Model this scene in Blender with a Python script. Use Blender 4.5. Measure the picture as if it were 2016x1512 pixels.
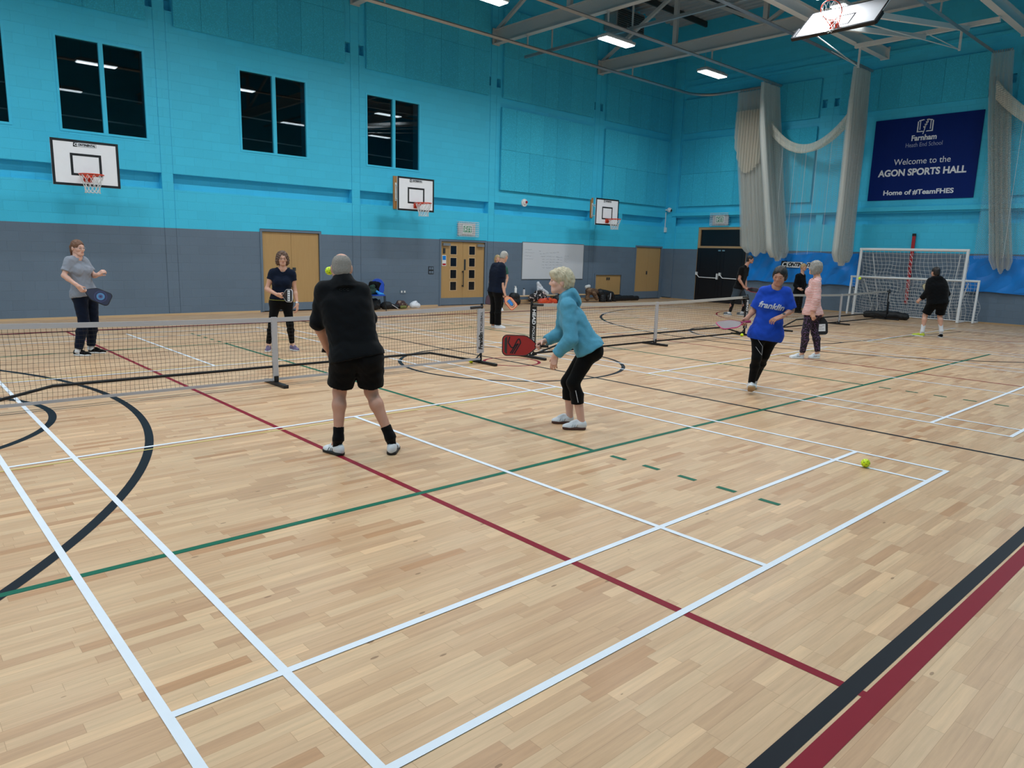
import bpy, math, random
import numpy as np
from mathutils import Matrix, Vector
from mathutils.bvhtree import BVHTree
random.seed(7)
SC = bpy.context.scene
COL = SC.collection
for _o in list(bpy.data.objects):
    bpy.data.objects.remove(_o)

# ------------------------------------------------------------------ camera, world, exposure
cam_d = bpy.data.cameras.new('camera')
cam_d.sensor_fit = 'HORIZONTAL'
cam_d.sensor_width = 36.0
cam_d.lens = 36.0 * 1406.486 / 2016.0
cam_d.clip_start, cam_d.clip_end = 0.05, 200
cam = bpy.data.objects.new('camera', cam_d)
COL.objects.link(cam)
_r, _u, _f = (0.742352, -0.669451, 0.027363), (0.100363, 0.151486, 0.983351), (0.662451, 0.727246, -0.179644)
_m = Matrix(((_r[0], _u[0], -_f[0], -3.715371), (_r[1], _u[1], -_f[1], -8.525737), (_r[2], _u[2], -_f[2], 1.733514), (0, 0, 0, 1)))
cam.matrix_world = _m
SC.camera = cam
SC.view_settings.view_transform = 'Standard'
SC.view_settings.look = 'None'
SC.view_settings.gamma = 1
SC.view_settings.use_curve_mapping = False
SC.view_settings.exposure = 0.0
world = bpy.data.worlds.new('night')
SC.world = world
world.use_nodes = True
world.node_tree.nodes['Background'].inputs[0].default_value = (0.01, 0.012, 0.02, 1)
world.node_tree.nodes['Background'].inputs[1].default_value = 0.3
LAMP_POWER = 113.0
LAMP_SPREAD = math.radians(160)

# ------------------------------------------------------------------ helpers
def lin(h):
    h = h.lstrip('#')
    out = []
    for i in (0, 2, 4):
        c = int(h[i:i + 2], 16) / 255
        out.append(c / 12.92 if c <= .04045 else ((c + .055) / 1.055) ** 2.4)
    return (*out, 1)

class N:
    """tiny node-tree writer"""
    def __init__(s, mat):
        s.t = mat.node_tree
        s.n = s.t.nodes
        s.bsdf = s.n.get('Principled BSDF')
    def new(s, kind, **kw):
        nd = s.n.new(kind)
        for k, v in kw.items():
            setattr(nd, k, v)
        return nd
    def link(s, a, b):
        s.t.links.new(a, b)
    def math(s, op, a, b=None, c=None):
        nd = s.n.new('ShaderNodeMath')
        nd.operation = op
        for i, v in enumerate((a, b, c)):
            if v is None: continue
            if isinstance(v, (int, float)): nd.inputs[i].default_value = v
            else: s.link(v, nd.inputs[i])
        return nd.outputs[0]
    def mix(s, fac, a, b):
        nd = s.n.new('ShaderNodeMix')
        nd.data_type = 'RGBA'
        for i, v in ((0, fac), (6, a), (7, b)):
            if isinstance(v, (int, float, tuple)): nd.inputs[i].default_value = v
            else: s.link(v, nd.inputs[i])
        return nd.outputs[2]
    def obj(s):
        return s.n.new('ShaderNodeTexCoord').outputs['Object']
    def noise(s, scale, detail=2, vec=None, rough=.5):
        nd = s.n.new('ShaderNodeTexNoise')
        nd.inputs['Scale'].default_value = scale
        nd.inputs['Detail'].default_value = detail
        nd.inputs['Roughness'].default_value = rough
        s.link(vec if vec is not None else s.obj(), nd.inputs['Vector'])
        return nd.outputs['Fac']
    def bump(s, h, strength=.3, dist=.01):
        nd = s.n.new('ShaderNodeBump')
        nd.inputs['Strength'].default_value = strength
        nd.inputs['Distance'].default_value = dist
        s.link(h, nd.inputs['Height'])
        s.link(nd.outputs[0], s.bsdf.inputs['Normal'])

def mat(name, col, rough=.5, metal=0, spec=.5, var=.06, nscale=30, bump=0, sheen=0):
    m = bpy.data.materials.new(name)
    m.use_nodes = True
    k = N(m)
    b = k.bsdf
    c = lin(col) if isinstance(col, str) else col
    b.inputs['Roughness'].default_value = rough
    b.inputs['Metallic'].default_value = metal
    b.inputs['Specular IOR Level'].default_value = spec
    if sheen: b.inputs['Sheen Weight'].default_value = sheen
    nz = k.noise(nscale, 3)
    dark = tuple(x * (1 - var) for x in c[:3]) + (1,)
    lite = tuple(min(1, x * (1 + var)) for x in c[:3]) + (1,)
    k.link(k.mix(nz, dark, lite), b.inputs['Base Color'])
    if bump: k.bump(nz, bump, .01)
    return m

class MB:
    """collects shapes with material slots, then becomes ONE mesh object"""
    def __init__(s):
        s.v, s.f, s.mi = [], [], []
    def add(s, vs, fs, mi=0):
        o = len(s.v)
        s.v += [tuple(p) for p in vs]
        for f in fs:
            s.f.append(tuple(i + o for i in f))
            s.mi.append(mi)
    def box(s, x0, y0, z0, x1, y1, z1, mi=0):
        vs = [(x, y, z) for z in (z0, z1) for y in (y0, y1) for x in (x0, x1)]
        s.add(vs, [(0, 2, 3, 1), (4, 5, 7, 6), (0, 1, 5, 4), (2, 6, 7, 3), (0, 4, 6, 2), (1, 3, 7, 5)], mi)
        return s
    def obox(s, c, ax, ay, az, mi=0):
        c, ax, ay, az = (Vector(q) for q in (c, ax, ay, az))
        vs = [c + ax * i + ay * j + az * k for k in (-1, 1) for j in (-1, 1) for i in (-1, 1)]
        s.add(vs, [(0, 2, 3, 1), (4, 5, 7, 6), (0, 1, 5, 4), (2, 6, 7, 3), (0, 4, 6, 2), (1, 3, 7, 5)], mi)
        return s
    def tube(s, pts, r, n=8, closed=False, mi=0, cap=True, rs=None, flat=None):
        pts = [Vector(p) for p in pts]
        m = len(pts)
        up = Vector((0, 0, 1))
        prev = None
        rings = []
        for i, p in enumerate(pts):
            a = pts[(i - 1) % m] if (closed or i) else p
            b = pts[(i + 1) % m] if (closed or i < m - 1) else p
            t = (b - a)
            if t.length < 1e-9: t = Vector((0, 0, 1))
            t.normalize()
            if prev is None:
                ref = up if abs(t.z) < .95 else Vector((1, 0, 0))
                x = t.cross(ref).normalized()
            else:
                x = (prev - t * prev.dot(t))
                x = x.normalized() if x.length > 1e-6 else t.cross(up).normalized()
            prev = x
            y = t.cross(x)
            rr = rs[i] if rs else r
            fl = flat or 1
            rings.append([p + x * (rr * math.cos(2 * math.pi * k / n)) + y * (rr * fl * math.sin(2 * math.pi * k / n)) for k in range(n)])
        vs = [q for rg in rings for q in rg]
        fs = []
        for i in range(m if closed else m - 1):
            j = (i + 1) % m
            for k in range(n):
                k2 = (k + 1) % n
                fs.append((i * n + k, i * n + k2, j * n + k2, j * n + k))
        if cap and not closed:
            fs.append(tuple(range(n - 1, -1, -1)))
            fs.append(tuple((m - 1) * n + k for k in range(n)))
        s.add(vs, fs, mi)
        return s
    def cyl(s, a, b, r, n=16, mi=0, r2=None):
        return s.tube([a, b], r, n, mi=mi, rs=[r, r if r2 is None else r2])
    def bar(s, a, b, w, h, mi=0, up=(0, 0, 1)):
        a, b, up = Vector(a), Vector(b), Vector(up)
        t = (b - a)
        L = t.length
        t.normalize()
        x = t.cross(up)
        if x.length < 1e-4: x = t.cross(Vector((1, 0, 0)))
        x.normalize()
        y = x.cross(t)
        return s.obox((a + b) / 2, t * L / 2, x * w / 2, y * h / 2, mi)
    def poly(s, pts, thick, nrm, mi=0):
        nrm = Vector(nrm).normalized() * thick
        m = len(pts)
        a = [Vector(p) for p in pts]
        vs = a + [p + nrm for p in a]
        fs = [tuple(range(m - 1, -1, -1)), tuple(range(m, 2 * m))]
        for i in range(m):
            j = (i + 1) % m
            fs.append((i, j, m + j, m + i))
        s.add(vs, fs, mi)
        return s
    def sphere(s, c, r, seg=20, ring=12, mi=0, sc=(1, 1, 1)):
        vs = []
        for i in range(ring + 1):
            th = math.pi * i / ring
            for k in range(seg):
                ph = 2 * math.pi * k / seg
                vs.append((c[0] + r * sc[0] * math.sin(th) * math.cos(ph), c[1] + r * sc[1] * math.sin(th) * math.sin(ph), c[2] + r * sc[2] * math.cos(th)))
        fs = []
        for i in range(ring):
            for k in range(seg):
                k2 = (k + 1) % seg
                fs.append((i * seg + k, (i + 1) * seg + k, (i + 1) * seg + k2, i * seg + k2))
        s.add(vs, fs, mi)
        return s
    def build(s, name, mats, parent=None, smooth=False, bevel=0):
        me = bpy.data.meshes.new(name)
        me.from_pydata(s.v, [], s.f)
        if not isinstance(mats, (list, tuple)): mats = [mats]
        for m in mats: me.materials.append(m)
        if len(mats) > 1: me.polygons.foreach_set('material_index', s.mi)
        me.update()
        o = bpy.data.objects.new(name, me)
        COL.objects.link(o)
        if parent: o.parent = parent
        if smooth:
            me.polygons.foreach_set('use_smooth', [True] * len(me.polygons))
            me.set_sharp_from_angle(angle=math.radians(50))
        if bevel:
            b = o.modifiers.new('bevel', 'BEVEL')
            b.width = bevel
            b.segments = 2
            b.limit_method = 'ANGLE'
        return o

def tag(o, label, cat, group=None, kind=None):
    o['label'] = label
    o['category'] = cat
    if group: o['group'] = group
    if kind: o['kind'] = kind
    return o

def thing(name, label, cat, loc=(0, 0, 0), rotz=0, group=None):
    o = bpy.data.objects.new(name, None)
    o.empty_display_size = .1
    COL.objects.link(o)
    o.location = loc
    o.rotation_euler = (0, 0, rotz)
    return tag(o, label, cat, group)

def struct(o):
    o['kind'] = 'structure'
    return o

def empty_struct(name):
    o = bpy.data.objects.new(name, None)
    COL.objects.link(o)
    return struct(o)

def copy_thing(root, loc, label, rotz=None):
    def cp(o, par):
        c = o.copy()
        COL.objects.link(c)
        c.parent = par
        for ch in [x for x in bpy.data.objects if x.parent == o]: cp(ch, c)
        return c
    r = cp(root, None)
    r.location = loc
    if rotz is not None: r.rotation_euler = (0, 0, rotz)
    r['label'] = label
    return r

def text_mesh(s, size, bold=0, shear=0, align='CENTER', spacing=1.0, width=None, extr=.0015):
    cu = bpy.data.curves.new('t', 'FONT')
    cu.body = s
    cu.size = size
    cu.align_x = align
    cu.align_y = 'CENTER'
    cu.offset = bold
    cu.shear = shear
    cu.space_character = spacing
    cu.extrude = extr
    cu.resolution_u = 4
    o = bpy.data.objects.new('t', cu)
    COL.objects.link(o)
    dg = bpy.context.evaluated_depsgraph_get()
    me = bpy.data.meshes.new_from_object(o.evaluated_get(dg))
    vs = [v.co.copy() for v in me.vertices]
    fs = [tuple(p.vertices) for p in me.polygons]
    bpy.data.objects.remove(o)
    bpy.data.curves.remove(cu)
    bpy.data.meshes.remove(me)
    if width and vs:
        x0, x1 = min(v.x for v in vs), max(v.x for v in vs)
        k = width / (x1 - x0)
        for v in vs: v.x *= k
    return vs, fs

def text(name, s, size, m, parent, origin, right, up, **kw):
    vs, fs = text_mesh(s, size, **kw)
    R, U, O = Vector(right).normalized(), Vector(up).normalized(), Vector(origin)
    W = R.cross(U)
    b = MB()
    b.add([O + R * v.x + U * v.y + W * v.z for v in vs], fs)
    return b.build(name, m, parent)

# ------------------------------------------------------------------ materials
def wall_mat(name, axis):
    m = bpy.data.materials.new(name)
    m.use_nodes = True
    k = N(m)
    sep = k.new('ShaderNodeSeparateXYZ')
    k.link(k.obj(), sep.inputs[0])
    cmb = k.new('ShaderNodeCombineXYZ')
    k.link(sep.outputs[axis], cmb.inputs[0])
    k.link(sep.outputs[2], cmb.inputs[1])
    br = k.new('ShaderNodeTexBrick')
    br.inputs['Scale'].default_value = 1
    br.inputs['Brick Width'].default_value = .44
    br.inputs['Row Height'].default_value = .2125
    br.inputs['Mortar Size'].default_value = .006
    br.inputs['Mortar Smooth'].default_value = .6
    br.inputs['Color1'].default_value = (1, 1, 1, 1)
    br.inputs['Color2'].default_value = (.94, .94, .94, 1)
    br.inputs['Mortar'].default_value = (.955, .955, .955, 1)
    k.link(cmb.outputs[0], br.inputs['Vector'])
    hi = k.math('GREATER_THAN', sep.outputs[2], 2.115)
    paint = k.mix(hi, lin('#65778a'), lin('#3fcaf0'))
    mul = k.new('ShaderNodeMix', data_type='RGBA', blend_type='MULTIPLY')
    mul.inputs[0].default_value = 1
    k.link(paint, mul.inputs[6])
    k.link(br.outputs['Color'], mul.inputs[7])
    k.link(mul.outputs[2], k.bsdf.inputs['Base Color'])
    k.bsdf.inputs['Roughness'].default_value = .55
    nz = k.noise(45, 3)
    h = k.math('ADD', k.math('MULTIPLY', br.outputs['Fac'], -1.0), k.math('MULTIPLY', nz, .35))
    k.bump(h, .5, .009)
    return m

def panel_mat(name, axis):
    m = bpy.data.materials.new(name)
    m.use_nodes = True
    k = N(m)
    nz = k.noise(38, 4, rough=.7)
    sep = k.new('ShaderNodeSeparateXYZ')
    k.link(k.obj(), sep.inputs[0])
    tile = k.new('ShaderNodeTexWhiteNoise')
    cmb = k.new('ShaderNodeCombineXYZ')
    k.link(k.math('FLOOR', k.math('DIVIDE', sep.outputs[axis], .64)), cmb.inputs[0])
    k.link(k.math('FLOOR', k.math('DIVIDE', sep.outputs[2], 1.3)), cmb.inputs[1])
    k.link(cmb.outputs[0], tile.inputs[0])
    base = k.mix(tile.outputs[0], lin('#3cc8ee'), lin('#46d8fb'))
    sp = k.math('MULTIPLY', k.math('SUBTRACT', .62, nz), 3.2)
    c = k.mix(k.math('MINIMUM', k.math('MAXIMUM', sp, 0.0), .38), base, lin('#1a86a5'))
    k.link(c, k.bsdf.inputs['Base Color'])
    k.bsdf.inputs['Roughness'].default_value = .85
    k.bump(nz, .5, .01)
    return m

def floor_mat():
    m = bpy.data.materials.new('beech_strip_floor')
    m.use_nodes = True
    k = N(m)
    sep = k.new('ShaderNodeSeparateXYZ')
    k.link(k.obj(), sep.inputs[0])
    X, Y = sep.outputs[0], sep.outputs[1]
    row = k.math('FLOOR', k.math('DIVIDE', Y, .0655))
    wn = k.new('ShaderNodeTexWhiteNoise', noise_dimensions='1D')
    k.link(row, wn.inputs['W'])
    xs = k.math('ADD', k.math('DIVIDE', X, .43), k.math('MULTIPLY', wn.outputs[0], 17.0))
    col = k.math('FLOOR', xs)
    cmb = k.new('ShaderNodeCombineXYZ')
    k.link(row, cmb.inputs[0])
    k.link(col, cmb.inputs[1])
    wn2 = k.new('ShaderNodeTexWhiteNoise', noise_dimensions='3D')
    k.link(cmb.outputs[0], wn2.inputs[0])
    ramp = k.new('ShaderNodeValToRGB')
    e = ramp.color_ramp.elements
    e[0].position, e[0].color = 0, lin('#b98c66')
    e[1].position, e[1].color = 1, lin('#dbb58e')
    for p, c in ((.08, '#c09a78'), (.30, '#c7a27e'), (.6, '#cca986'), (.88, '#d1b08c')):
        q = e.new(p)
        q.color = lin(c)
    k.link(wn2.outputs[0], ramp.inputs[0])
    # grain: long noise, shifted for each stave
    g = k.new('ShaderNodeCombineXYZ')
    k.link(k.math('ADD', k.math('MULTIPLY', X, 1.6), k.math('MULTIPLY', wn2.outputs[0], 40.0)), g.inputs[0])
    k.link(k.math('MULTIPLY', Y, 26.0), g.inputs[1])
    gn = k.noise(1.6, 4, vec=g.outputs[0], rough=.6)
    gr = k.math('MULTIPLY', k.math('SUBTRACT', gn, .5), .55)
    hsv = k.new('ShaderNodeHueSaturation')
    k.link(k.math('ADD', 1.0, gr), hsv.inputs['Value'])
    k.link(ramp.outputs[0], hsv.inputs['Color'])
    # knots
    vo = k.new('ShaderNodeTexVoronoi')
    kn = k.new('ShaderNodeCombineXYZ')
    k.link(k.math('MULTIPLY', X, .9), kn.inputs[0])
    k.link(k.math('MULTIPLY', Y, 2.4), kn.inputs[1])
    k.link(kn.outputs[0], vo.inputs['Vector'])
    vo.inputs['Scale'].default_value = 2.6
    dk = k.math('MULTIPLY', k.math('LESS_THAN', k.math('ADD', vo.outputs['Distance'], k.math('MULTIPLY', gn, .06)), .075), .55)
    c2 = k.mix(dk, hsv.outputs[0], lin('#5d3b20'))
    # joints
    fy = k.math('ABSOLUTE', k.math('SUBTRACT', k.math('FRACT', k.math('DIVIDE', Y, .0655)), .5))
    fx = k.math('ABSOLUTE', k.math('SUBTRACT', k.math('FRACT', xs), .5))
    j = k.math('MAXIMUM', k.math('GREATER_THAN', fy, .487), k.math('GREATER_THAN', fx, .4975))
    c3 = k.mix(k.math('MULTIPLY', j, .35), c2, lin('#7a5632'))
    k.link(c3, k.bsdf.inputs['Base Color'])
    rg = k.math('ADD', .30, k.math('MULTIPLY', k.noise(2.2, 3), .14))
    k.link(rg, k.bsdf.inputs['Roughness'])
    k.bsdf.inputs['Specular IOR Level'].default_value = .26
    return m

def wood_mat(name, c1, c2, axis=2, rough=.45):
    m = bpy.data.materials.new(name)
    m.use_nodes = True
    k = N(m)
    mp = k.new('ShaderNodeMapping')
    sc = [22, 22, 22]
    sc[axis] = 1.1
    mp.inputs['Scale'].default_value = sc
    k.link(k.obj(), mp.inputs[0])
    nz = k.noise(1.6, 4, vec=mp.outputs[0], rough=.6)
    k.link(k.mix(nz, lin(c1), lin(c2)), k.bsdf.inputs['Base Color'])
    k.bsdf.inputs['Roughness'].default_value = rough
    return m

def emit_mat(name, col, strength):
    m = bpy.data.materials.new(name)
    m.use_nodes = True
    k = N(m)
    k.bsdf.inputs['Base Color'].default_value = (.9, .9, .9, 1)
    k.bsdf.inputs['Emission Color'].default_value = col
    k.bsdf.inputs['Emission Strength'].default_value = strength
    return m

def glass_mat(name):
    m = bpy.data.materials.new(name)
    m.use_nodes = True
    k = N(m)
    tr = k.new('ShaderNodeBsdfTransparent')
    tr.inputs[0].default_value = (.55, .6, .62, 1)
    gl = k.new('ShaderNodeBsdfGlossy')
    gl.inputs['Roughness'].default_value = .01
    gl.inputs['Color'].default_value = (.9, .95, 1, 1)
    fr = k.new('ShaderNodeFresnel')
    fr.inputs[0].default_value = 1.55
    mx = k.new('ShaderNodeMixShader')
    k.link(fr.outputs[0], mx.inputs[0])
    k.link(tr.outputs[0], mx.inputs[1])
    k.link(gl.outputs[0], mx.inputs[2])
    k.link(mx.outputs[0], k.n['Material Output'].inputs[0])
    return m

def net_mat(name, col, alpha, cell=.05, lines=.35, noise=.0):
    """fine netting: threads on a diamond grid with open holes between them"""
    m = bpy.data.materials.new(name)
    m.use_nodes = True
    k = N(m)
    uv = k.new('ShaderNodeUVMap')
    sep = k.new('ShaderNodeSeparateXYZ')
    k.link(uv.outputs[0], sep.inputs[0])
    a = k.math('DIVIDE', k.math('ADD', sep.outputs[0], sep.outputs[1]), cell)
    b = k.math('DIVIDE', k.math('SUBTRACT', sep.outputs[0], sep.outputs[1]), cell)
    ga = k.math('LESS_THAN', k.math('FRACT', a), lines)
    gb = k.math('LESS_THAN', k.math('FRACT', b), lines)
    g = k.math('MAXIMUM', ga, gb)
    sc = k.new('ShaderNodeCombineXYZ')
    k.link(k.math('MULTIPLY', sep.outputs[0], 14.0), sc.inputs[0])
    k.link(k.math('MULTIPLY', sep.outputs[1], .25), sc.inputs[1])
    st = k.math('ADD', .45, k.math('MULTIPLY', k.noise(3.0, 3, vec=sc.outputs[0]), 1.1))
    fac = k.math('MULTIPLY', k.math('MULTIPLY', g, alpha), st)
    tr = k.new('ShaderNodeBsdfTransparent')
    df = k.new('ShaderNodeBsdfDiffuse')
    df.inputs[0].default_value = lin(col)
    tl = k.new('ShaderNodeBsdfTranslucent')
    tl.inputs[0].default_value = lin(col)
    m2 = k.new('ShaderNodeMixShader')
    m2.inputs[0].default_value = .42
    k.link(df.outputs[0], m2.inputs[1])
    k.link(tl.outputs[0], m2.inputs[2])
    mx = k.new('ShaderNodeMixShader')
    k.link(fac, mx.inputs[0])
    k.link(tr.outputs[0], mx.inputs[1])
    k.link(m2.outputs[0], mx.inputs[2])
    k.link(mx.outputs[0], k.n['Material Output'].inputs[0])
    return m

M = {}
M['wall_x'] = wall_mat('painted_blockwork_long', 0)
M['wall_y'] = wall_mat('painted_blockwork_end', 1)
M['panel_x'] = panel_mat('woodwool_panel_long', 0)
M['panel_y'] = panel_mat('woodwool_panel_end', 1)
M['floor'] = floor_mat()
M['teal'] = mat('teal_paint', '#3fcaf0', .5)
M['greypaint'] = mat('grey_paint', '#667789', .5)
M['deck'] = mat('galvanised_deck', '#a9b0b6', .5, .2, var=.1, nscale=3)
M['steel'] = mat('cream_painted_steel', '#b3b8ba', .45)
M['whitesteel'] = mat('white_painted_steel', '#e4e5e4', .4)
M['galv'] = mat('galvanised_steel', '#a9adb0', .35, .7, var=.12, nscale=12)
M['darksteel'] = mat('dark_steel', '#3a4144', .5, .3)
M['white'] = mat('white_plastic', '#e9e9ea', .4, var=.02)
M['board'] = mat('white_backboard', '#eeeff4', .35, var=.03, nscale=8)
M['black'] = mat('black_plastic', '#0d0e12', .5)
M['ink'] = mat('black_ink', '#0b0c12', .5)
M['orange'] = mat('orange_hoop_paint', '#d8401f', .4)
M['netwhite'] = mat('white_net_cord', '#d9dadb', .7)
M['greywhite'] = mat('grey_white_vinyl', '#bdbbc0', .5, nscale=6)
M['netblack'] = mat('black_net_cord', '#1d1b1c', .7)
M['beech'] = wood_mat('beech_door_veneer', '#ae8a57', '#c09c6a')
M['beechx'] = wood_mat('beech_trim', '#c4a27a', '#d8bb94', 0)
M['beechy'] = wood_mat('beech_trim_end', '#a98a63', '#bf9e76', 1)
M['ply'] = wood_mat('pine_mounting_board', '#a8743f', '#c08b52')
M['glass'] = glass_mat('window_glass')
M['blackdoor'] = mat('black_fire_door_paint', '#080b14', .35)
M['blueskin'] = mat('blue_vinyl', '#0b82dd', .38, var=.12, nscale=3)
M['banner'] = mat('navy_banner_vinyl', '#04246f', .6, spec=.15, var=.05, nscale=5)
M['lettering'] = mat('white_print', '#eef0f6', .5, var=.01)
M['greyprint'] = mat('grey_print', '#9aa3c4', .5, var=.01)
M['lampglow'] = emit_mat('led_diffuser', (.93, .98, 1, 1), 9.0)
M['exitgreen'] = mat('exit_sign_green', '#2f9a6c', .4)
M['yellow'] = mat('yellow_ball_plastic', '#d8ee18', .4, var=.02)
M['yellowdark'] = mat('ball_hole_shade', '#6f7d08', .6)
M['red'] = mat('red_plastic', '#b3202a', .4)
M['chrome'] = mat('chrome', '#c9ccd0', .2, .9, var=.03)
M['darkglass'] = mat('dark_panel_glass', '#171b1f', .12, var=.2, nscale=4)
# ------------------------------------------------------------------ setting: floor, walls, ceiling
YW, XW, ZC = 10.225, 22.01, 10.9
XB, YB = -14.0, -10.2

fl = MB()
fl.box(XB - .3, YB - .3, -.2, XW + .3, YW + .3, 0)
floor = struct(fl.build('floor', M['floor']))

LINE = {c: mat(c + '_court_line', h, .45, var=.05, nscale=9, spec=.10) for c, h in
        (('white', '#dfe5ee'), ('green', '#1d6650'), ('black', '#171d25'), ('red', '#84192b'), ('yellow', '#d3c478'), ('grey', '#4d4844'))}
class Lines:
    def __init__(s, z): s.b, s.z = MB(), z
    def seg(s, x0, y0, x1, y1, w):
        t = Vector((x1 - x0, y1 - y0)).normalized() * (w / 2)
        n = Vector((-t.y, t.x))
        # cut long runs so that every quad stays well shaped
        s.z += .000012
        P = [(x0 + n.x, y0 + n.y), (x0 - n.x, y0 - n.y), (x1 - n.x, y1 - n.y), (x1 + n.x, y1 + n.y)]
        s.b.add([(p[0], p[1], s.z) for p in P], [(0, 1, 2, 3)])
        return s
    def arc(s, cx, cy, r, a0, a1, w, n=96):
        s.z += .000012
        vs, fs = [], []
        for i in range(n + 1):
            a = math.radians(a0 + (a1 - a0) * i / n)
            for rr in (r - w / 2, r + w / 2): vs.append((cx + rr * math.cos(a), cy + rr * math.sin(a), s.z))
        for i in range(n): fs.append((2 * i, 2 * i + 1, 2 * i + 3, 2 * i + 2))
        s.b.add(vs, fs)
        return s
    def done(s, name, c): return s.b.build(name, LINE[c], floor)

w = Lines(.0030)
for cx in (-8.03, 0.0, 8.034, 16.07):
    for u in (-3.03, 3.03, -2.57, 2.57): w.seg(cx + u, -6.70, cx + u, 6.70, .04)
    for v in (6.68, -6.68, 5.92, -5.92, 2.0, -2.0): w.seg(cx - 3.05, v, cx + 3.05, v, .04)
    for sg in (-1, 1): w.seg(cx, sg * 2.0, cx, sg * 6.70, .04)
w.done('badminton_court_lines', 'white')
y_ = Lines(.0024)
for cx in (0.0, 8.034, 16.07):
    for sg in (-1, 1): y_.seg(cx - 3.2, sg * 2.095, cx + 3.2, sg * 2.095, .02)
y_.done('pickleball_court_lines', 'yellow')
g = Lines(.0018)
for sg in (-1, 1): g.seg(-5, sg * 4.42, 13.06, sg * 4.42, .05)
for X in (-5, 13.06): g.seg(X, -4.42, X, 4.42, .05)
for X in (1.05, 6.93):
    g.seg(X, -4.42, X, 4.42, .05)
    for sg in (-1, 1):
        for k_ in range(5): g.seg(X, sg * (4.62 + .355 * k_), X, sg * (4.78 + .355 * k_), .05)
g.done('volleyball_court_lines', 'green')
b = Lines(.0016)
for sg in (-1, 1): b.seg(-10, sg * 7.505, 18.06, sg * 7.505, .075)
for X in (-10, 18.06): b.seg(X, -7.5, X, 7.5, .05)
b.seg(4.03, -7.5, 4.03, 7.5, .05)
b.arc(4.03, 0, 1.8, 0, 360, .06, 128)
for s_, X0 in ((1, -8.42), (-1, 16.48)):
    b.arc(X0, 0, 6.72, -90 if s_ > 0 else 90, 90 if s_ > 0 else 270, .07, 128)
    for sg in (-1, 1): b.seg(X0, sg * 6.72, X0 - s_ * 1.6, sg * 6.72, .05)
for s_, X0 in ((1, -4.2), (-1, 12.26)):
    b.arc(X0, 0, 1.8, -90 if s_ > 0 else 90, 90 if s_ > 0 else 270, .07, 64)
    b.seg(X0, -1.8, X0, 1.8, .05)
    for sg in (-1, 1): b.seg(X0, sg * 1.8, X0 - s_ * 5.8, sg * 2.45, .05)
b.done('basketball_court_lines', 'black')
r = Lines(.0013)
for sg in (-1, 1): r.seg(-11.2, sg * 7.60, 19.26, sg * 7.60, .085)
for X in (-.84, 8.9): r.seg(X, -7.60, X, 7.60, .05)
r.arc(4.03, 0, .45, 0, 360, .05, 64)
for X0, a0, a1 in ((-11.2, -90, 90), (19.26, 90, 270)): r.arc(X0, 0, 4.9, a0, a1, .05, 96)
r.done('netball_court_lines', 'red')
gl = Lines(.0005)
gl.seg(-9.0, .05, 18, .05, .025)
gl.done('hall_centre_line', 'grey')

def relief_wall(name, us, zs, depth, place, mats, thick=.4):
    """a wall face made of cells that each sit at their own depth (None = open right through)"""
    b = MB()
    nu, nz = len(us) - 1, len(zs) - 1
    D = [[depth((us[i] + us[i + 1]) / 2, (zs[j] + zs[j + 1]) / 2) for j in range(nz)] for i in range(nu)]
    def d(i, j):
        if i < 0 or j < 0 or i >= nu or j >= nz: return None
        return D[i][j]
    for i in range(nu):
        for j in range(nz):
            v = D[i][j]
            dd = thick if v is None else v
            if v is not None:
                b.add([place(us[i], v, zs[j]), place(us[i + 1], v, zs[j]), place(us[i + 1], v, zs[j + 1]), place(us[i], v, zs[j + 1])], [(0, 1, 2, 3)])
            if i + 1 < nu:
                e = d(i + 1, j)
                e = thick if e is None else e
                if abs(e - dd) > 1e-6:
                    q = [place(us[i + 1], dd, zs[j]), place(us[i + 1], e, zs[j]), place(us[i + 1], e, zs[j + 1]), place(us[i + 1], dd, zs[j + 1])]
                    b.add(q, [(0, 1, 2, 3)])
            if j + 1 < nz:
                e = d(i, j + 1)
                e = thick if e is None else e
                if abs(e - dd) > 1e-6:
                    q = [place(us[i], dd, zs[j + 1]), place(us[i + 1], dd, zs[j + 1]), place(us[i + 1], e, zs[j + 1]), place(us[i], e, zs[j + 1])]
                    b.add(q, [(0, 1, 2, 3)])
    return struct(b.build(name, mats))

# left (long) wall
PIL = [-8.2, -3.1, 2.0, 7.1, 12.2, 17.3]           # flush steel columns in the blockwork
PW = .13
WIN = [(-2.85, -1.02), (-.16, 1.65), (3.80, 5.66), (7.44, 9.33)]
WZ0, WZ1 = 4.10, 6.11
DOORS = [(4.22, 5.98, 0, 2.20), (10.08, 12.02, 0, 2.13), (17.55, 19.25, .14, 1.06), (20.0, 21.8, 0, 2.2)]
us = sorted({XB, XW + .3} | {p + s * PW for p in PIL for s in (-1, 1)} | {p + s * .30 for p in PIL for s in (-1, 1)} | {p + s * (PW + .010) for p in PIL for s in (-1, 1)} | {q for a in WIN for q in a} | {q for a in DOORS for q in a[:2]} | {21.75, 21.9, 18.85, 19.05})
zs = sorted({0, WZ0, WZ1, 3.03, 3.40, 7.06, 7.33, ZC + .3} | {q for a in DOORS for q in a[2:]})
def left_depth(u, z):
    for a, c in WIN:
        if a < u < c and WZ0 < z < WZ1: return None
    for a, c, z0, z1 in DOORS:
        if a < u < c and z0 < z < z1: return .12
    if 3.03 < z < 3.40 and u < 21.9 and not (18.85 < u < 19.05) and all(abs(u - p) > PW for p in PIL): return .22
    if 7.06 < z < 7.33 and any(PW < abs(u - p) < .30 for p in PIL): return .2
    if any(PW < abs(u - p) < PW + .010 for p in PIL): return .008
    return 0.0
wall_left = relief_wall('wall_left', us, zs, left_depth, lambda u, d, z: (u, YW + d, z), M['wall_x'])
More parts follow.
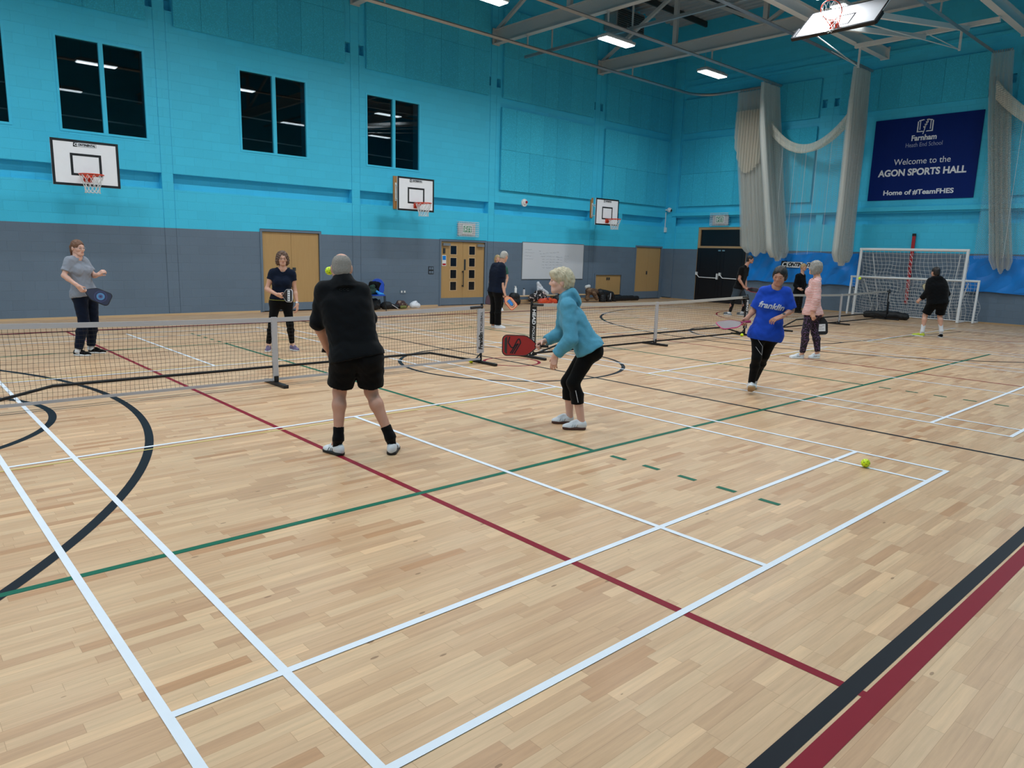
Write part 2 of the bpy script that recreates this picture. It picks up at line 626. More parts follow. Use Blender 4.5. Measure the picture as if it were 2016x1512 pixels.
for p in PIL:
    if p < -4: continue
    pl = MB()
    pl.box(p - PW + .004, YW - .006, .06, p + PW - .004, YW + .02, 9.9)
    pl.build('pilaster', M['wall_x'], wall_left)

# far (end) wall
DF = (6.38, 8.62, 0, 3.0)
PILF = [3.62, -1.55, -6.6]
usf = sorted({YB - .3, YW + .3, DF[0], DF[1]} | {p + s * PW for p in PILF for s in (-1, 1)} | {p + s * .30 for p in PILF for s in (-1, 1)})
zsf = sorted({0, DF[3], 3.05, 3.40, 7.06, 7.33, ZC + .3})
def far_depth(u, z):
    if DF[0] < u < DF[1] and z < DF[3]: return .16
    if 3.05 < z < 3.40 and u < 9.9 and all(abs(u - p) > PW for p in PILF): return .2
    if 7.06 < z < 7.33 and any(PW < abs(u - p) < .30 for p in PILF): return .2
    return 0.0
wall_far = relief_wall('wall_far', usf, zsf, far_depth, lambda u, d, z: (XW + d, u, z), M['wall_y'])
for p in PILF:
    pl = MB()
    pl.box(XW - .006, p - PW + .004, .06, XW + .02, p + PW - .004, 9.9)
    pl.build('pilaster', M['wall_y'], wall_far)
wb = MB()
wb.box(XB - .3, YB - .3, 0, XW + .3, YB, ZC + .3)
struct(wb.build('wall_right', M['wall_x']))
wb = MB()
wb.box(XB - .3, YB, 0, XB, YW + .7, ZC + .3)
struct(wb.build('wall_back', M['wall_y']))

# baseboards, sills and ribs
bb = MB()
xs_ = [XB] + [q for a in DOORS if a[2] == 0 for q in (a[0] - .06, a[1] + .06)] + [XW]
for a, c in zip(xs_[::2], xs_[1::2]):
    bb.box(a, YW - .022, 0, c, YW, .045)
struct(bb.build('baseboard_left', M['beechx']))
bb = MB()
bb.box(XW - .022, YB, 0, XW, DF[0] - .06, .045)
bb.box(XW - .022, DF[1] + .06, 0, XW, YW - .022, .045)
struct(bb.build('baseboard_far', M['beechy']))
tr = MB()
tr.box(XW - .05, YB, 8.46, XW, 9.6, 8.56)
tr.box(XW - .035, YB, 8.75, XW, 9.6, 8.80)
struct(tr.build('trim_1', M['teal']))
tr = MB()
tr.box(XW - .10, YB, 3.46, XW, 9.9, 3.60)
struct(tr.build('trim_2', M['teal']))
tr = MB()
tr.box(XW - .05, 9.75, 0.08, XW, YW, 9.6)
struct(tr.build('trim_3', M['wall_y']))

# acoustic panel blocks
def acoustic(label, axis, u0, u1, z0, z1, mid):
    t = thing('acoustic_panel', label, 'acoustic panel', (u0, YW, z0) if axis == 0 else (XW, u0, z0), group='woodwool acoustic panels')
    n = max(1, round((u1 - u0) / .655))
    rows = [z0] + [m_ for m_ in mid if z0 < m_ < z1] + [z1]
    for i in range(n):
        for a, c in zip(rows[:-1], rows[1:]):
            p0, p1 = (u1 - u0) * i / n + .003, (u1 - u0) * (i + 1) / n - .003
            d = .085 + .004 * random.random()
            q = MB()
            if axis == 0: q.box(p0, -d, a - z0 + .003, p1, -.010, c - z0 - .003)
            else: q.box(-d, p0, a - z0 + .003, -.010, p1, c - z0 - .003)
            q.build('tile', M['panel_x' if axis == 0 else 'panel_y'], t)
    return t
acoustic('upper teal acoustic panel high above the leftmost windows', 0, -2.72, 1.70, 6.74, 9.5, [8.03])
acoustic('upper teal acoustic panel above the second double window', 0, 2.30, 6.76, 6.74, 9.5, [8.03])
acoustic('upper teal acoustic panel above the third double window', 0, 7.44, 11.95, 6.74, 9.5, [8.03])
acoustic('upper teal acoustic panel above the lower panel over the whiteboard', 0, 12.56, 17.02, 6.76, 9.5, [8.03])
acoustic('upper teal acoustic panel on the long wall next to the far corner', 0, 17.72, 21.75, 6.76, 9.5, [8.03])
acoustic('lower bright teal acoustic panel on the wall over the whiteboard', 0, 12.52, 17.08, 3.82, 6.46, [5.13])
acoustic('lower bright teal acoustic panel above the tall cupboard near the corner', 0, 17.72, 21.75, 3.84, 6.46, [5.13])
acoustic('upper teal acoustic panel on end wall behind the gathered nets', 1, 3.98, 9.62, 6.74, 8.05, [])
acoustic('lower teal acoustic panel on end wall above the black double door', 1, 3.98, 9.62, 3.84, 6.46, [5.13])
acoustic('upper teal acoustic panel directly above the navy welcome banner', 1, -1.2, 3.25, 6.74, 8.05, [])
acoustic('teal acoustic panel behind the net at the right edge', 1, -6.2, -1.95, 3.84, 8.05, [5.13, 6.5])

# ceiling: ribbed deck with purlins
cb = MB()
n = 0
x = XB
prof = []
pitch = .32
k = 0
while x < XW + .01:
    for dx, z in ((0, 0), (.05, .06), (.16, .06), (.21, 0)):
        prof.append((x + dx, ZC + z))
    x += pitch
vs, fs = [], []
for (px_, pz_) in prof:
    vs += [(px_, YB - .2, pz_), (px_, YW + .2, pz_)]
for i in range(len(prof) - 1): fs.append((2 * i, 2 * i + 1, 2 * i + 3, 2 * i + 2))
cb.add(vs, fs)
ceiling = struct(cb.build('ceiling', M['deck']))
for yy in np.arange(-9.0, 10.0, 1.63):
    p = MB()
    p.box(XB, yy - .04, ZC - .2, XW, yy + .04, ZC - .001)
    p.build('purlin', M['darksteel'], ceiling)

# roof trusses across the hall
def truss(X, label, vis):
    t = thing('roof_truss', label, 'truss', (X, 0, 8.32), group='cream steel roof trusses')
    L0, L1 = -10.15, 10.15
    c = MB()
    c.box(-.10, L0, 0, .10, L1, .022).box(-.10, L0, .408, .10, L1, .43).box(-.008, L0, .022, .008, L1, .408)
    c.build('bottom_chord', M['steel'], t)
    c = MB()
    c.box(-.09, L0, 2.10, .09, L1, 2.12).box(-.09, L0, 2.30, .09, L1, 2.32).box(-.008, L0, 2.12, .008, L1, 2.30)
    c.build('top_chord', M['steel'], t)
    ys = [10.1, 6.93, 3.66, .4, -2.87, -6.13, -9.4]
    for i, yv in enumerate(ys[1:]):
        q = MB()
        q.box(-.06, yv - .075, .43, .06, yv + .075, 2.10)
        q.build('vertical', M['steel'], t)
    for i in range(len(ys) - 1):
        a, c_ = ys[i], ys[i + 1]
        z0, z1 = (.43, 2.10) if i % 2 == 0 else (2.10, .43)
        q = MB()
        q.bar((0, a, z0), (0, c_, z1), .10, .10)
        q.build('diagonal', M['steel'], t)
    q = MB()
    q.box(-.14, 10.13, -.02, .14, 10.19, .46)
    q.build('end_plate', M['steel'], t)
    return t
truss(7.1, 'cream roof truss whose end shows at the top of the wall above the third window', 1)
truss(12.2, 'middle cream roof truss crossing above the whiteboard end of the hall', 1)
truss(17.3, 'farthest cream roof truss before the end wall', 1)
# wall vents near the eaves
for xx, lb, z0 in ((13.2, 'dark vent opening high on wall beside the middle truss', 9.0),):
    v = thing('wall_vent', lb, 'vent', (xx, YW, z0))
    q = MB()
    q.box(-.45, -.02, 0, .45, 0, .5)
    q.build('opening', M['black'], v)
    q = MB()
    for a in (-.47, .45): q.box(a, -.03, -.02, a + .02, 0, .52)
    q.box(-.45, -.03, -.02, .45, 0, 0).box(-.45, -.03, .5, .45, 0, .52)
    q.build('frame', M['steel'], v)
h = thing('fan_heater', 'grey box heater on wall high up between the two trusses', 'heater', (18.2, YW - .02, 9.85))
q = MB()
q.box(-.8, -.6, 0, .8, 0, .75)
q.build('casing', M['galv'], h, bevel=.02)
q = MB()
for i in range(9): q.box(-.74, -.62, .06 + .07 * i, .74, -.6, .1 + .07 * i)
q.build('grille', M['darksteel'], h)

# windows
rail_m = mat('gallery_rail', '#d0d3d6', .4)
dark_room = mat('unlit_gallery', '#262b30', .8)
for i, (a, c) in enumerate(WIN):
    wn = empty_struct('window_%d' % (i + 1))
    mid = (a + c) / 2
    fr = MB()
    y0, y1 = YW - .012, YW + .10
    z0, z1 = WZ0, WZ1
    t = .05
    fr.box(a, y0, z0, a + t, y1, z1).box(c - t, y0, z0, c, y1, z1).box(a + t, y0, z0, c - t, y1, z0 + t).box(a + t, y0, z1 - t, c - t, y1, z1)
    fr.box(mid - .045, y0, z0 + t, mid + .045, y1, z1 - t)
    fr.build('window_frame', M['teal'], wn)
    for e, (p, q_) in enumerate(((a + t, mid - .045), (mid + .045, c - t))):
        g_ = MB()
        g_.box(p, YW + .05, z0 + t, q_, YW + .06, z1 - t)
        g_.build('pane', M['glass'], wn)
    rb = MB()
    for zz in (4.55, 5.1): rb.tube([(a - .02, YW + .8, zz), (c + .9, YW + .8, zz - .04)], .018, 6)
    rb.build('gallery_rail', rail_m, wn)
gb = MB()
gb.box(XB, YW + .42, 3.7, 12.0, YW + .44, 3.75)
gb.box(-6, YW + 2.6, 3.6, 12.0, YW + 2.7, 7.2)
gb.box(-6, YW + .41, 3.5, 12.0, YW + 2.6, 3.6)
gb.box(-6, YW + .41, 7.2, 12.0, YW + 2.7, 7.3)
gb.box(-6.1, YW + .41, 3.5, -6, YW + 2.7, 7.3).box(12, YW + .41, 3.5, 12.1, YW + 2.7, 7.3)
struct(gb.build('wall_gallery', dark_room))

# doors in the long wall
def door_leafs(name, a, c, z0, z1, kick, y, m, frame_m, mid=None, latch=None):
    d = empty_struct(name)
    mid = (a + c) / 2 if mid is None else mid
    f = MB()
    f.box(a - .06, YW - .02, z0, a + .0, YW + .02, z1 + .06).box(c, YW - .02, z0, c + .06, YW + .02, z1 + .06).box(a, YW - .02, z1, c, YW + .02, z1 + .06)
    f.build('door_frame', frame_m, d)
    out = [d]
    for (p, q_) in ((a + .005, mid - .003), (mid + .003, c - .005)):
        l = MB()
        l.box(p, YW + .03, z0 + .01, q_, YW + .075, z1 - .005)
        lf = l.build('door_leaf', m, d, bevel=.003)
        out.append(lf)
        if kick:
            kx = MB()
            kx.box(p, YW + .026, z0 + .01, q_, YW + .03, z0 + kick)
            kx.build('kick_plate', M['greypaint'], lf)
    return out
d1 = door_leafs('door_1', 4.28, 5.92, .02, 2.13, .22, 0, M['beech'], M['greypaint'])
for xx in (5.0, 5.17):
    q = MB()
    q.box(xx - .045, YW + .012, 1.10, xx + .045, YW + .03, 1.19)
    q.cyl((xx, YW + .012, 1.145), (xx, YW - .0, 1.145), .022, 10)
    q.build('door_handle', M['darksteel'], d1[1])
d2 = door_leafs('door_2', 10.14, 11.96, .01, 2.06, .24, 0, M['beech'], M['greypaint'])
for li, xc in ((1, 10.66), (2, 11.43)):
    for k_ in range(4):
        z0 = .50 + .385 * k_
        q = MB()
        q.box(xc - .145, YW + .022, z0 - .02, xc + .145, YW + .03, z0).box(xc - .145, YW + .022, z0 + .27, xc + .145, YW + .03, z0 + .29)
        q.box(xc - .145, YW + .022, z0, xc - .12, YW + .03, z0 + .27).box(xc + .12, YW + .022, z0, xc + .145, YW + .03, z0 + .27)
        bead = q.build('glazing_bead', M['beechx'], d2[li])
        q = MB()
        q.box(xc - .12, YW + .024, z0, xc + .12, YW + .0285, z0 + .27)
        q.build('pane', M['darkglass'], bead)
q = MB()
q.box(11.02, YW - .02, 1.08, 11.06, YW + .03, 1.12).box(11.02, YW - .02, .62, 11.06, YW + .03, .66).tube([(11.04, YW - .03, .60), (11.04, YW - .03, 1.14)], .014, 8)
q.build('door_handle', M['darksteel'], d2[2])
q = MB()
q.box(11.10, YW + .02, 1.15, 11.17, YW + .03, 1.5)
q.build('push_plate', M['darksteel'], d2[2])
for xx in (10.2, 11.62):
    q = MB()
    q.box(xx, YW - .05, 1.92, xx + .28, YW + .03, 2.0)
    q.build('door_closer', M['galv'], d2[1])
q = MB()
q.box(10.2, YW + .015, 1.28, 10.36, YW + .03, 1.62)
nt = q.build('notice', M['white'], d2[1])
q = MB()
q.box(10.215, YW + .013, 1.47, 10.345, YW + .015, 1.60)
q.build('notice_picture', M['blueskin'], nt)
q = MB()
q.box(10.215, YW + .013, 1.30, 10.345, YW + .015, 1.36)
q.build('notice_picture', M['red'], nt)
q = MB()
q.box(10.24, YW + .005, 1.68, 10.32, YW + .03, 1.84)
q.build('keypad', M['darksteel'], d2[1])
d3 = door_leafs('door_3', 17.62, 19.18, .2, 1.0, 0, 0, M['beech'], M['greypaint'])
for xx in (18.34, 18.46):
    q = MB()
    q.box(xx - .035, YW + .01, .80, xx + .035, YW + .03, .90)
    q.build('door_handle', M['darksteel'], d3[1])
d4 = door_leafs('door_4', 20.06, 21.75, .02, 2.14, .3, 0, M['beech'], M['greypaint'], mid=20.93)
q = MB()
q.box(20.82, YW + .01, 1.02, 20.89, YW + .03, 1.16)
q.build('door_handle', M['darksteel'], d4[1])
# black exit door in the end wall
d5 = empty_struct('door_5')
x0 = XW + .02
q = MB()
q.box(x0, DF[1] - .10, 0, x0 + .12, DF[1] - .002, DF[3] - .002).box(x0, DF[0] + .002, 0, x0 + .12, DF[0] + .10, DF[3] - .002)
q.box(x0, DF[0] + .10, 2.9, x0 + .12, DF[1] - .10, DF[3] - .002).box(x0, DF[0] + .10, 2.17, x0 + .12, DF[1] - .10, 2.25)
q.build('door_frame', M['beechy'], d5)
q = MB()
q.box(x0 + .06, DF[0] + .10, 2.25, x0 + .09, DF[1] - .10, 2.9)
q.build('transom_panel', M['blackdoor'], d5)
for (p, q_) in ((DF[0] + .03, 7.497), (7.503, DF[1] - .03)):
    l = MB()
    l.box(x0 - .02, p, .01, x0 + .05, q_, 2.165)
    lf = l.build('door_leaf', M['blackdoor'], d5)
    l = MB()
    for zz in ((.25, .95), (1.15, 2.0)):
        l.box(x0 - .028, p + .14, zz[0], x0 - .02, p + .16, zz[1]).box(x0 - .028, q_ - .16, zz[0], x0 - .02, q_ - .14, zz[1])
    l.build('door_bead', M['blackdoor'], lf)
    l = MB()
    l.tube([(x0 - .10, p + .08, .98), (x0 - .10, q_ - .20, .99), (x0 - .10, q_ - .05, 1.13)], .017, 8)
    l.box(x0 - .11, q_ - .08, 1.08, x0 - .02, q_ - .02, 1.2).box(x0 - .11, p + .04, .93, x0 - .02, p + .09, 1.16)
    l.build('panic_bar', M['white'], lf)
for yy in (7.38, 7.56):
    l = MB()
    l.box(x0 - .05, yy - .07, 2.05, x0 - .02, yy + .05, 2.10)
    l.build('door_latch', M['chrome'], d5)

# ------------------------------------------------------------------ lights
def ceiling_light(x, y, label):
    t = thing('ceiling_light', label, 'light', (x, y, 7.72), group='LED high bay lights')
    q = MB()
    L, W = .64, .19
    q.box(-L, -W, .02, L, W, .10)
    q.box(-L + .1, -W + .05, .10, L - .1, W - .05, .15)
    q.build('housing', M['steel'], t, bevel=.02)
    q = MB()
    q.box(-L + .03, -W + .03, .0, L - .03, W - .03, .02)
    q.build('diffuser', M['lampglow'], t)
    q = MB()
    for sx in (-.45, .45): q.tube([(sx, 0, .14), (sx, 0, .62)], .006, 6)
    q.build('suspension', M['galv'], t)
    ld = bpy.data.lights.new('led', 'AREA')
    ld.shape = 'RECTANGLE'
    ld.size, ld.size_y = 1.2, .32
    ld.energy = LAMP_POWER
    ld.spread = LAMP_SPREAD
    ld.color = (.93, .98, 1.0)
    lo = bpy.data.objects.new('led', ld)
    COL.objects.link(lo)
    lo.parent = t
    lo.location = (0, 0, -.012)
    return t
LROWS = {5.75: 'in row nearest the windows', 0.0: 'in row above mid hall', -5.75: 'in row above near side'}
for yv, rl in LROWS.items():
    for i, xv in enumerate(np.array((-11.55, -6.65, -1.75, 3.15, 8.05, 12.95, 17.85)) - (.1 if yv == 0 else 0)):
        if yv == 0 and i == 6: xv = 14.75
        nm = ['first', 'second', 'third', 'fourth', 'fifth', 'sixth', 'farthest'][i]
        ceiling_light(xv, yv, 'white LED light %s, %s' % (rl, 'nearest the end wall' if i == 6 else nm))

# ------------------------------------------------------------------ curtain tracks
def track(label, pts, hang, name='curtain_track'):
    t = thing(name, label, 'curtain track', (0, 0, 0), group='steel curtain tracks')
    q = MB()
    pts = [Vector(p) for p in pts]
    q.tube(pts, .05, 4)
    q.build('rail', M['galv'], t)
    for hx, hy in hang:
        q = MB()
        q.box(hx - .02, hy - .02, 8.03, hx + .02, hy + .02, 8.33)
        q.box(hx - .06, hy - .04, 8.30, hx + .06, hy + .04, 8.335)
        q.build('hanger', M['steel'], t)
    return t
cv = [(20.6 + 1.0 * math.sin(a), 7.72 + .95 * math.cos(a), 8) for a in np.linspace(0, math.pi / 2, 10)]
track('galvanised curtain track along the windowed wall, bending round at the far corner', [(-6, 8.67, 8)] + cv + [(21.6, 5.58, 8)], [(7.1, 8.67), (12.2, 8.67), (17.3, 8.67)])
track('straight grey curtain track under the lamps, second from the windowed wall', [(-6, 5.45, 8), (21.85, 5.45, 8)], [(7.1, 5.45), (12.2, 5.45), (17.3, 5.45)])
track('straight curtain track whose far end passes below the raised backboard', [(-6, 2.25, 8), (21.85, 2.25, 8)], [(7.1, 2.25), (12.2, 2.25), (17.3, 2.25)])
track('straight curtain track at the top right ending beside the banner', [(-6, -1.2, 8), (21.85, -1.2, 8)], [(12.2, -1.2), (17.3, -1.2)])
t = thing('crossbar', 'grey steel bar crossing above the curtain tracks', 'bar', (13.25, 0, 8.06))
q = MB()
q.box(-.04, -9.9, 0, .04, 9.9, .08)
q.build('rail', M['galv'], t)
for yy in (8.67, 5.45, 2.25, -1.2):
    q = MB()
    q.box(-.02, yy - .02, .08, .02, yy + .02, .75)
    q.build('drop_rod', M['steel'], t)
# ------------------------------------------------------------------ sheets (nets, vinyl)
def sheet(name, fn, nu, nv, m, parent, su=1.0, sv=1.0, smooth=True):
    vs = [tuple(fn(i / nu, j / nv)) for j in range(nv + 1) for i in range(nu + 1)]
    fs = [(j * (nu + 1) + i, j * (nu + 1) + i + 1, (j + 1) * (nu + 1) + i + 1, (j + 1) * (nu + 1) + i) for j in range(nv) for i in range(nu)]
    me = bpy.data.meshes.new(name)
    me.from_pydata(vs, [], fs)
    uv = me.uv_layers.new(name='UVMap')
    for p in me.polygons:
        for li in p.loop_indices:
            v = me.loops[li].vertex_index
            uv.data[li].uv = ((v % (nu + 1)) / nu * su, (v // (nu + 1)) / nv * sv)
    me.materials.append(m)
    if smooth: me.polygons.foreach_set('use_smooth', [True] * len(me.polygons))
    o = bpy.data.objects.new(name, me)
    COL.objects.link(o)
    if parent: o.parent = parent
    return o

NET_D = net_mat('gathered_cricket_net', '#fbfbf6', .60, .045, .34)
NET_S = net_mat('single_cricket_net', '#e8eae2', .30, .06, .22)
NET_T = net_mat('bunched_net_roll', '#f8f1e4', .85, .032, .5)

def net_curtain(label, p0, p1, ztop, zbot, folds=30, amp=.075, drift=(0, 0)):
    """gathered net hanging from p0-p1 on its track, origin under p0"""
    t = thing('netting_curtain', label, 'netting', (p0[0], p0[1], 0), group='gathered white divider nets')
    d = Vector((p1[0] - p0[0], p1[1] - p0[1], 0))
    L = d.length
    d.normalize()
    nn = Vector((-d.y, d.x, 0))
    rnd = random.Random(int(ztop * 100 + p0[0] * 7 + p0[1] * 13))
    ph = [rnd.uniform(-.5, .5) for _ in range(folds * 2 + 2)]
    def f(u, v, off=0.0, zb=zbot):
        a = u * folds * 2
        k = int(min(a, folds * 2 - 1))
        fr = a - k
        s0 = (1 if k % 2 else -1) * (1 + ph[k] * 1.1)
        s1 = (-1 if k % 2 else 1) * (1 + ph[k + 1] * 1.1)
        sgn = s0 + (s1 - s0) * fr
        wid = 1.0 + .22 * v + .10 * math.sin(5 * v + 1)
        z = ztop + (zb - ztop) * v - (.07 * math.sin(u * 14 + 1) + .16 * (1 - (2 * u - 1) ** 2)) * (v ** 6)
        tuck = 1 - .30 * max(0, (v - .96) / .04) ** 2
        return d * (L * .5 + (u - .5) * L * wid * tuck) + Vector((drift[0], drift[1], 0)) * (v ** 1.3) + nn * (amp * sgn * (.35 + .65 * min(1, v * 3)) * tuck + off) + Vector((0, 0, z))
    sheet('net', lambda u, v: f(u, v), folds * 8, 26, NET_D, t, 7.0, ztop - zbot)
    sheet('net', lambda u, v: f(1 - u, v, .05), folds * 6, 26, NET_D, t, 7.0, ztop - zbot)
    for i in range(9):
        q = MB()
        pt = d * (L * (i + .5) / 9) + Vector((0, 0, ztop + .03))
        q.tube([pt + Vector((0, 0, -.05)), pt + Vector((0, 0, .02))], .02, 6)
        q.build('runner', M['galv'], t)
    return t, f
def swag(t, a, b_, sag, r, org, n=22, sheet_to=None, label='swag'):
    a, b_, org = Vector(a), Vector(b_), Vector(org)
    pts = []
    for i in range(n + 1):
        u = i / n
        p = a.lerp(b_, u) - Vector((0, 0, sag * (1 - (2 * u - 1) ** 2)))
        pts.append(p - org)
    def f(u, v):
        i = min(n - 1, int(u * n))
        p = pts[i].lerp(pts[i + 1], u * n - i)
        ang = v * 2 * math.pi
        rr = r * (1 + .35 * math.sin(ang * 3 + u * 5)) * (.75 + .5 * (2 * u - 1) ** 2)
        return p + Vector((rr * .6 * math.cos(ang), 0, rr * math.sin(ang)))
    sheet('swag', f, 40, 24, NET_T, t, 3, .9)
    if sheet_to is not None:
        def g_(u, v):
            i = min(n - 1, int(u * n))
            p = pts[i].lerp(pts[i + 1], u * n - i)
            z1 = sheet_to + .05 * math.sin(u * 9)
            return Vector((p.x + .03 * math.sin(u * 26) , p.y, p.z + (z1 - p.z) * v))
        sheet('net', g_, 48, 20, NET_S, t, (b_ - a).length, 4)
        q = MB()
        for u in (.2, .36, .5, .64, .8):
            q.tube([g_(u, v) for v in np.linspace(0, 1, 9)], .005, 4)
        q.build('cord', M['netwhite'], t)
tA, _ = net_curtain('gathered white net left of the swag, hanging beside the black exit door', (21.55, 6.95), (21.55, 5.95), 7.92, 2.1, drift=(.0, -.72))
def looped(u, v):
    a = u * 26
    z = 7.2 - (7.2 - (4.95 + 1.3 * (2 * u - 1) ** 2 * (1 if u < .5 else .35))) * v
    return Vector((-.16 + .07 * math.sin(a * 2.4), -.02 - 1.15 * u, z))
sheet('looped_net', looped, 120, 16, NET_T, tA, 3, 2.2)
tB, _ = net_curtain('gathered white net holding the left end of the long swag', (20.6, 5.45), (21.7, 5.45), 7.92, 1.95, drift=(.0, -.88))
swag(tB, (21.15, 5.35, 6.55), (21.1, 2.45, 6.6), 1.0, .17, (20.6, 5.45, 0), sheet_to=2.02)
tC, _ = net_curtain('gathered white net between the long swag and the navy banner', (20.6, 2.25), (21.65, 2.25), 7.93, 1.85)
tD, _ = net_curtain('gathered white net right of the navy banner', (21.66, -1.24), (21.66, -1.76), 7.92, 1.75, 18, .07, drift=(0, -.75))
swag(tD, (21.60, -1.5, 6.9), (21.6, -5.4, 6.5), 1.15, .19, (21.66, -1.24, 0), sheet_to=1.95)

# ------------------------------------------------------------------ banner on the end wall
bx = XW - .03
bn = thing('banner', 'large navy welcome banner with white lettering on the end wall', 'banner', (XW, .42, 3.82))
q = MB()
q.box(-.03, -1.58, 0, -.004, 1.58, 2.58)
q.build('sheet', M['banner'], bn)
bt = lambda name, s, size, y, z, m=M['lettering'], **kw: text(name, s, size, m, bn, (-.032, y, z), (0, -1, 0), (0, 0, 1), **kw)
bt('lettering', 'Farnham', .235, 0.04, 1.92, bold=.007, width=.74)
bt('lettering', 'Heath End School', .19, 0.02, 1.71, m=M['greyprint'], width=1.08)
bt('lettering', 'Welcome to the', .27, 0.02, 1.20, width=1.68)
bt('lettering', 'AGON SPORTS HALL', .29, 0.01, .86, bold=.010, width=2.62)
bt('lettering', 'Home of #TeamFHES', .21, 0.04, .23, bold=.006, width=2.10)
q = MB()
def lp(pts): q.poly([(-.032, -p[0] + .04, 2.10 + p[1]) for p in pts], .003, (-1, 0, 0))
for s in (-1, 1):
    lp([(s * .20, .03), (s * .235, .03), (s * .235, .33), (s * .20, .33)])
    lp([(s * .235, .03), (s * .235, 0), (s * .03, 0.0), (s * .06, .03)])
    lp([(s * .20, .33), (s * .20, .36), (s * .07, .385), (s * .03, .36), (s * .07, .355), (s * .165, .33)])
    lp([(s * .14, .07), (s * .165, .07), (s * .165, .33), (s * .14, .33)])
lp([(-.06, -.07), (-.035, -.07), (.02, .17), (.0, .17)])
for (a_, c_) in ((-.03, .10), (.0, .17), (.03, .24), (.05, .31)):
    lp([(a_, c_), (a_ + .055, c_ + .05), (a_ + .03, c_ + .09)])
    lp([(a_, c_), (a_ - .03, c_ + .06), (a_ + .005, c_ + .08)])
q.build('emblem', M['lettering'], bn)

# ------------------------------------------------------------------ blue vinyl mats on the end wall
def logo_plate(parent, O, R, U, w_):
    """word plate: black square with white C, then black italic letters on white"""
    O, R, U = Vector(O), Vector(R), Vector(U)
    W = R.cross(U)
    h = w_ * .135
    a = MB()
    a.poly([O + R * x + U * y for x, y in ((0, -h * .62), (w_, -h * .62), (w_, h * .62), (0, h * .62))], .002, W)
    pl_ = a.build('logo_plate', M['lettering'], parent)
    a = MB()
    t = h * .07
    for x0_, y0_, x1_, y1_ in ((0, -.62 * h, w_, -.62 * h + t), (0, .62 * h - t, w_, .62 * h), (w_ - t, -.62 * h, w_, .62 * h)):
        a.poly([O + W * .002 + R * x + U * y for x, y in ((x0_, y0_), (x1_, y0_), (x1_, y1_), (x0_, y1_))], .001, W)
    a.poly([O + W * .002 + R * x + U * y for x, y in ((-.03 * w_, -h * .72), (w_ * .135, -h * .72), (w_ * .15, h * .72), (-.012 * w_, h * .72))], .002, W)
    a.build('logo_border', M['ink'], pl_)
    text('lettering', 'C', h * 1.25, M['lettering'], pl_, O + W * .005 + R * (w_ * .06), R, U, bold=h * .05, shear=.25)
    text('lettering', 'ONTINENTAL', h * 1.0, M['ink'], pl_, O + W * .004 + R * (w_ * .565), R, U, bold=h * .055, shear=.3, width=w_ * .78)
def blue_mat(label, y0, y1):
    t = thing('crash_mat', label, 'crash mat', (XW, y0, .95), group='blue wall mats')
    L = y0 - y1
    def f(u, v):
        y = -L * u
        z = 1.10 * v
        d = .10 + .030 * math.sin(u * 21 + v * 5) * math.sin(v * 3.1) + .022 * math.sin(u * 47 - v * 9) + .02 * math.sin(v * 3.14)
        zz = z + (.03 * math.sin(u * 13) if v > .5 else .02 * math.sin(u * 17))
        return Vector((-d, y, zz))
    sheet('cover', f, 140, 18, M['blueskin'], t)
    q = MB()
    q.box(-.10, -L, .03, -.012, 0, 1.06)
    q.build('foam_core', M['blueskin'], t)
    return t
m1 = blue_mat('blue vinyl wall mat behind the swagged nets, left of the goals', 6.22, 2.05)
logo_plate(m1, (-.145, -1.42, .66), (0, -1, 0), (0, 0, 1), 1.35)
blue_mat('blue vinyl wall mat at the right edge, beside the goals', -1.30, -7.5)

# ------------------------------------------------------------------ basketball hoops
def ball_net(parent, c, R_, U_, N_, r0=.225, drop=.36):
    """white cord net hung below a ring: R_,N_ span the ring plane, U_ its axis"""
    c, R_, U_, N_ = Vector(c), Vector(R_), Vector(U_), Vector(N_)
    q = MB()
    n = 12
    rows = [(0, r0), (.10, r0 * .86), (.19, r0 * .72), (.27, r0 * .62), (.34, r0 * .60), (drop, r0 * .66)]
    def P(i, k):
        d, r = rows[i]
        a = 2 * math.pi * (k + (.5 if i % 2 else 0)) / n
        return c + R_ * (r * math.cos(a)) + N_ * (r * math.sin(a)) - U_ * d
    for i in range(len(rows) - 1):
        for k in range(n):
            q.tube([P(i, k), P(i + 1, k)], .0055, 4, cap=False)
            q.tube([P(i, k), P(i + 1, k - 1 if i % 2 == 0 else k + 1)], .0055, 4, cap=False)
    return q.build('hoop_net', M['netwhite'], parent)
def ring(parent, c, R_, N_, U_, r=.225):
    c, R_, N_, U_ = Vector(c), Vector(R_), Vector(N_), Vector(U_)
    q = MB()
    q.tube([c + R_ * (r * math.cos(a)) + N_ * (r * math.sin(a)) for a in np.linspace(0, 2 * math.pi, 40, endpoint=False)], .012, 8, closed=True)
    # bracket plates reaching back to the board
    q.obox(c - N_ * (r + .075) - U_ * .05, R_ * .07, N_ * .075, U_ * .008)
    q.obox(c - N_ * (r + .142) - U_ * .06, R_ * .085, N_ * .008, U_ * .075)
    for s in (-1, 1):
        q.poly([c - N_ * (r + .15) + R_ * (s * .08) - U_ * .12, c - N_ * (r - .03) + R_ * (s * .08), c - N_ * (r + .15) + R_ * (s * .08)], .006, R_)
        q.tube([c - N_ * (r + .14) + R_ * (s * .08) - U_ * .02, c - N_ * (r * .60) + R_ * (s * r * .80)], .010, 6)
    return q.build('ring', M['orange'], parent, smooth=True)
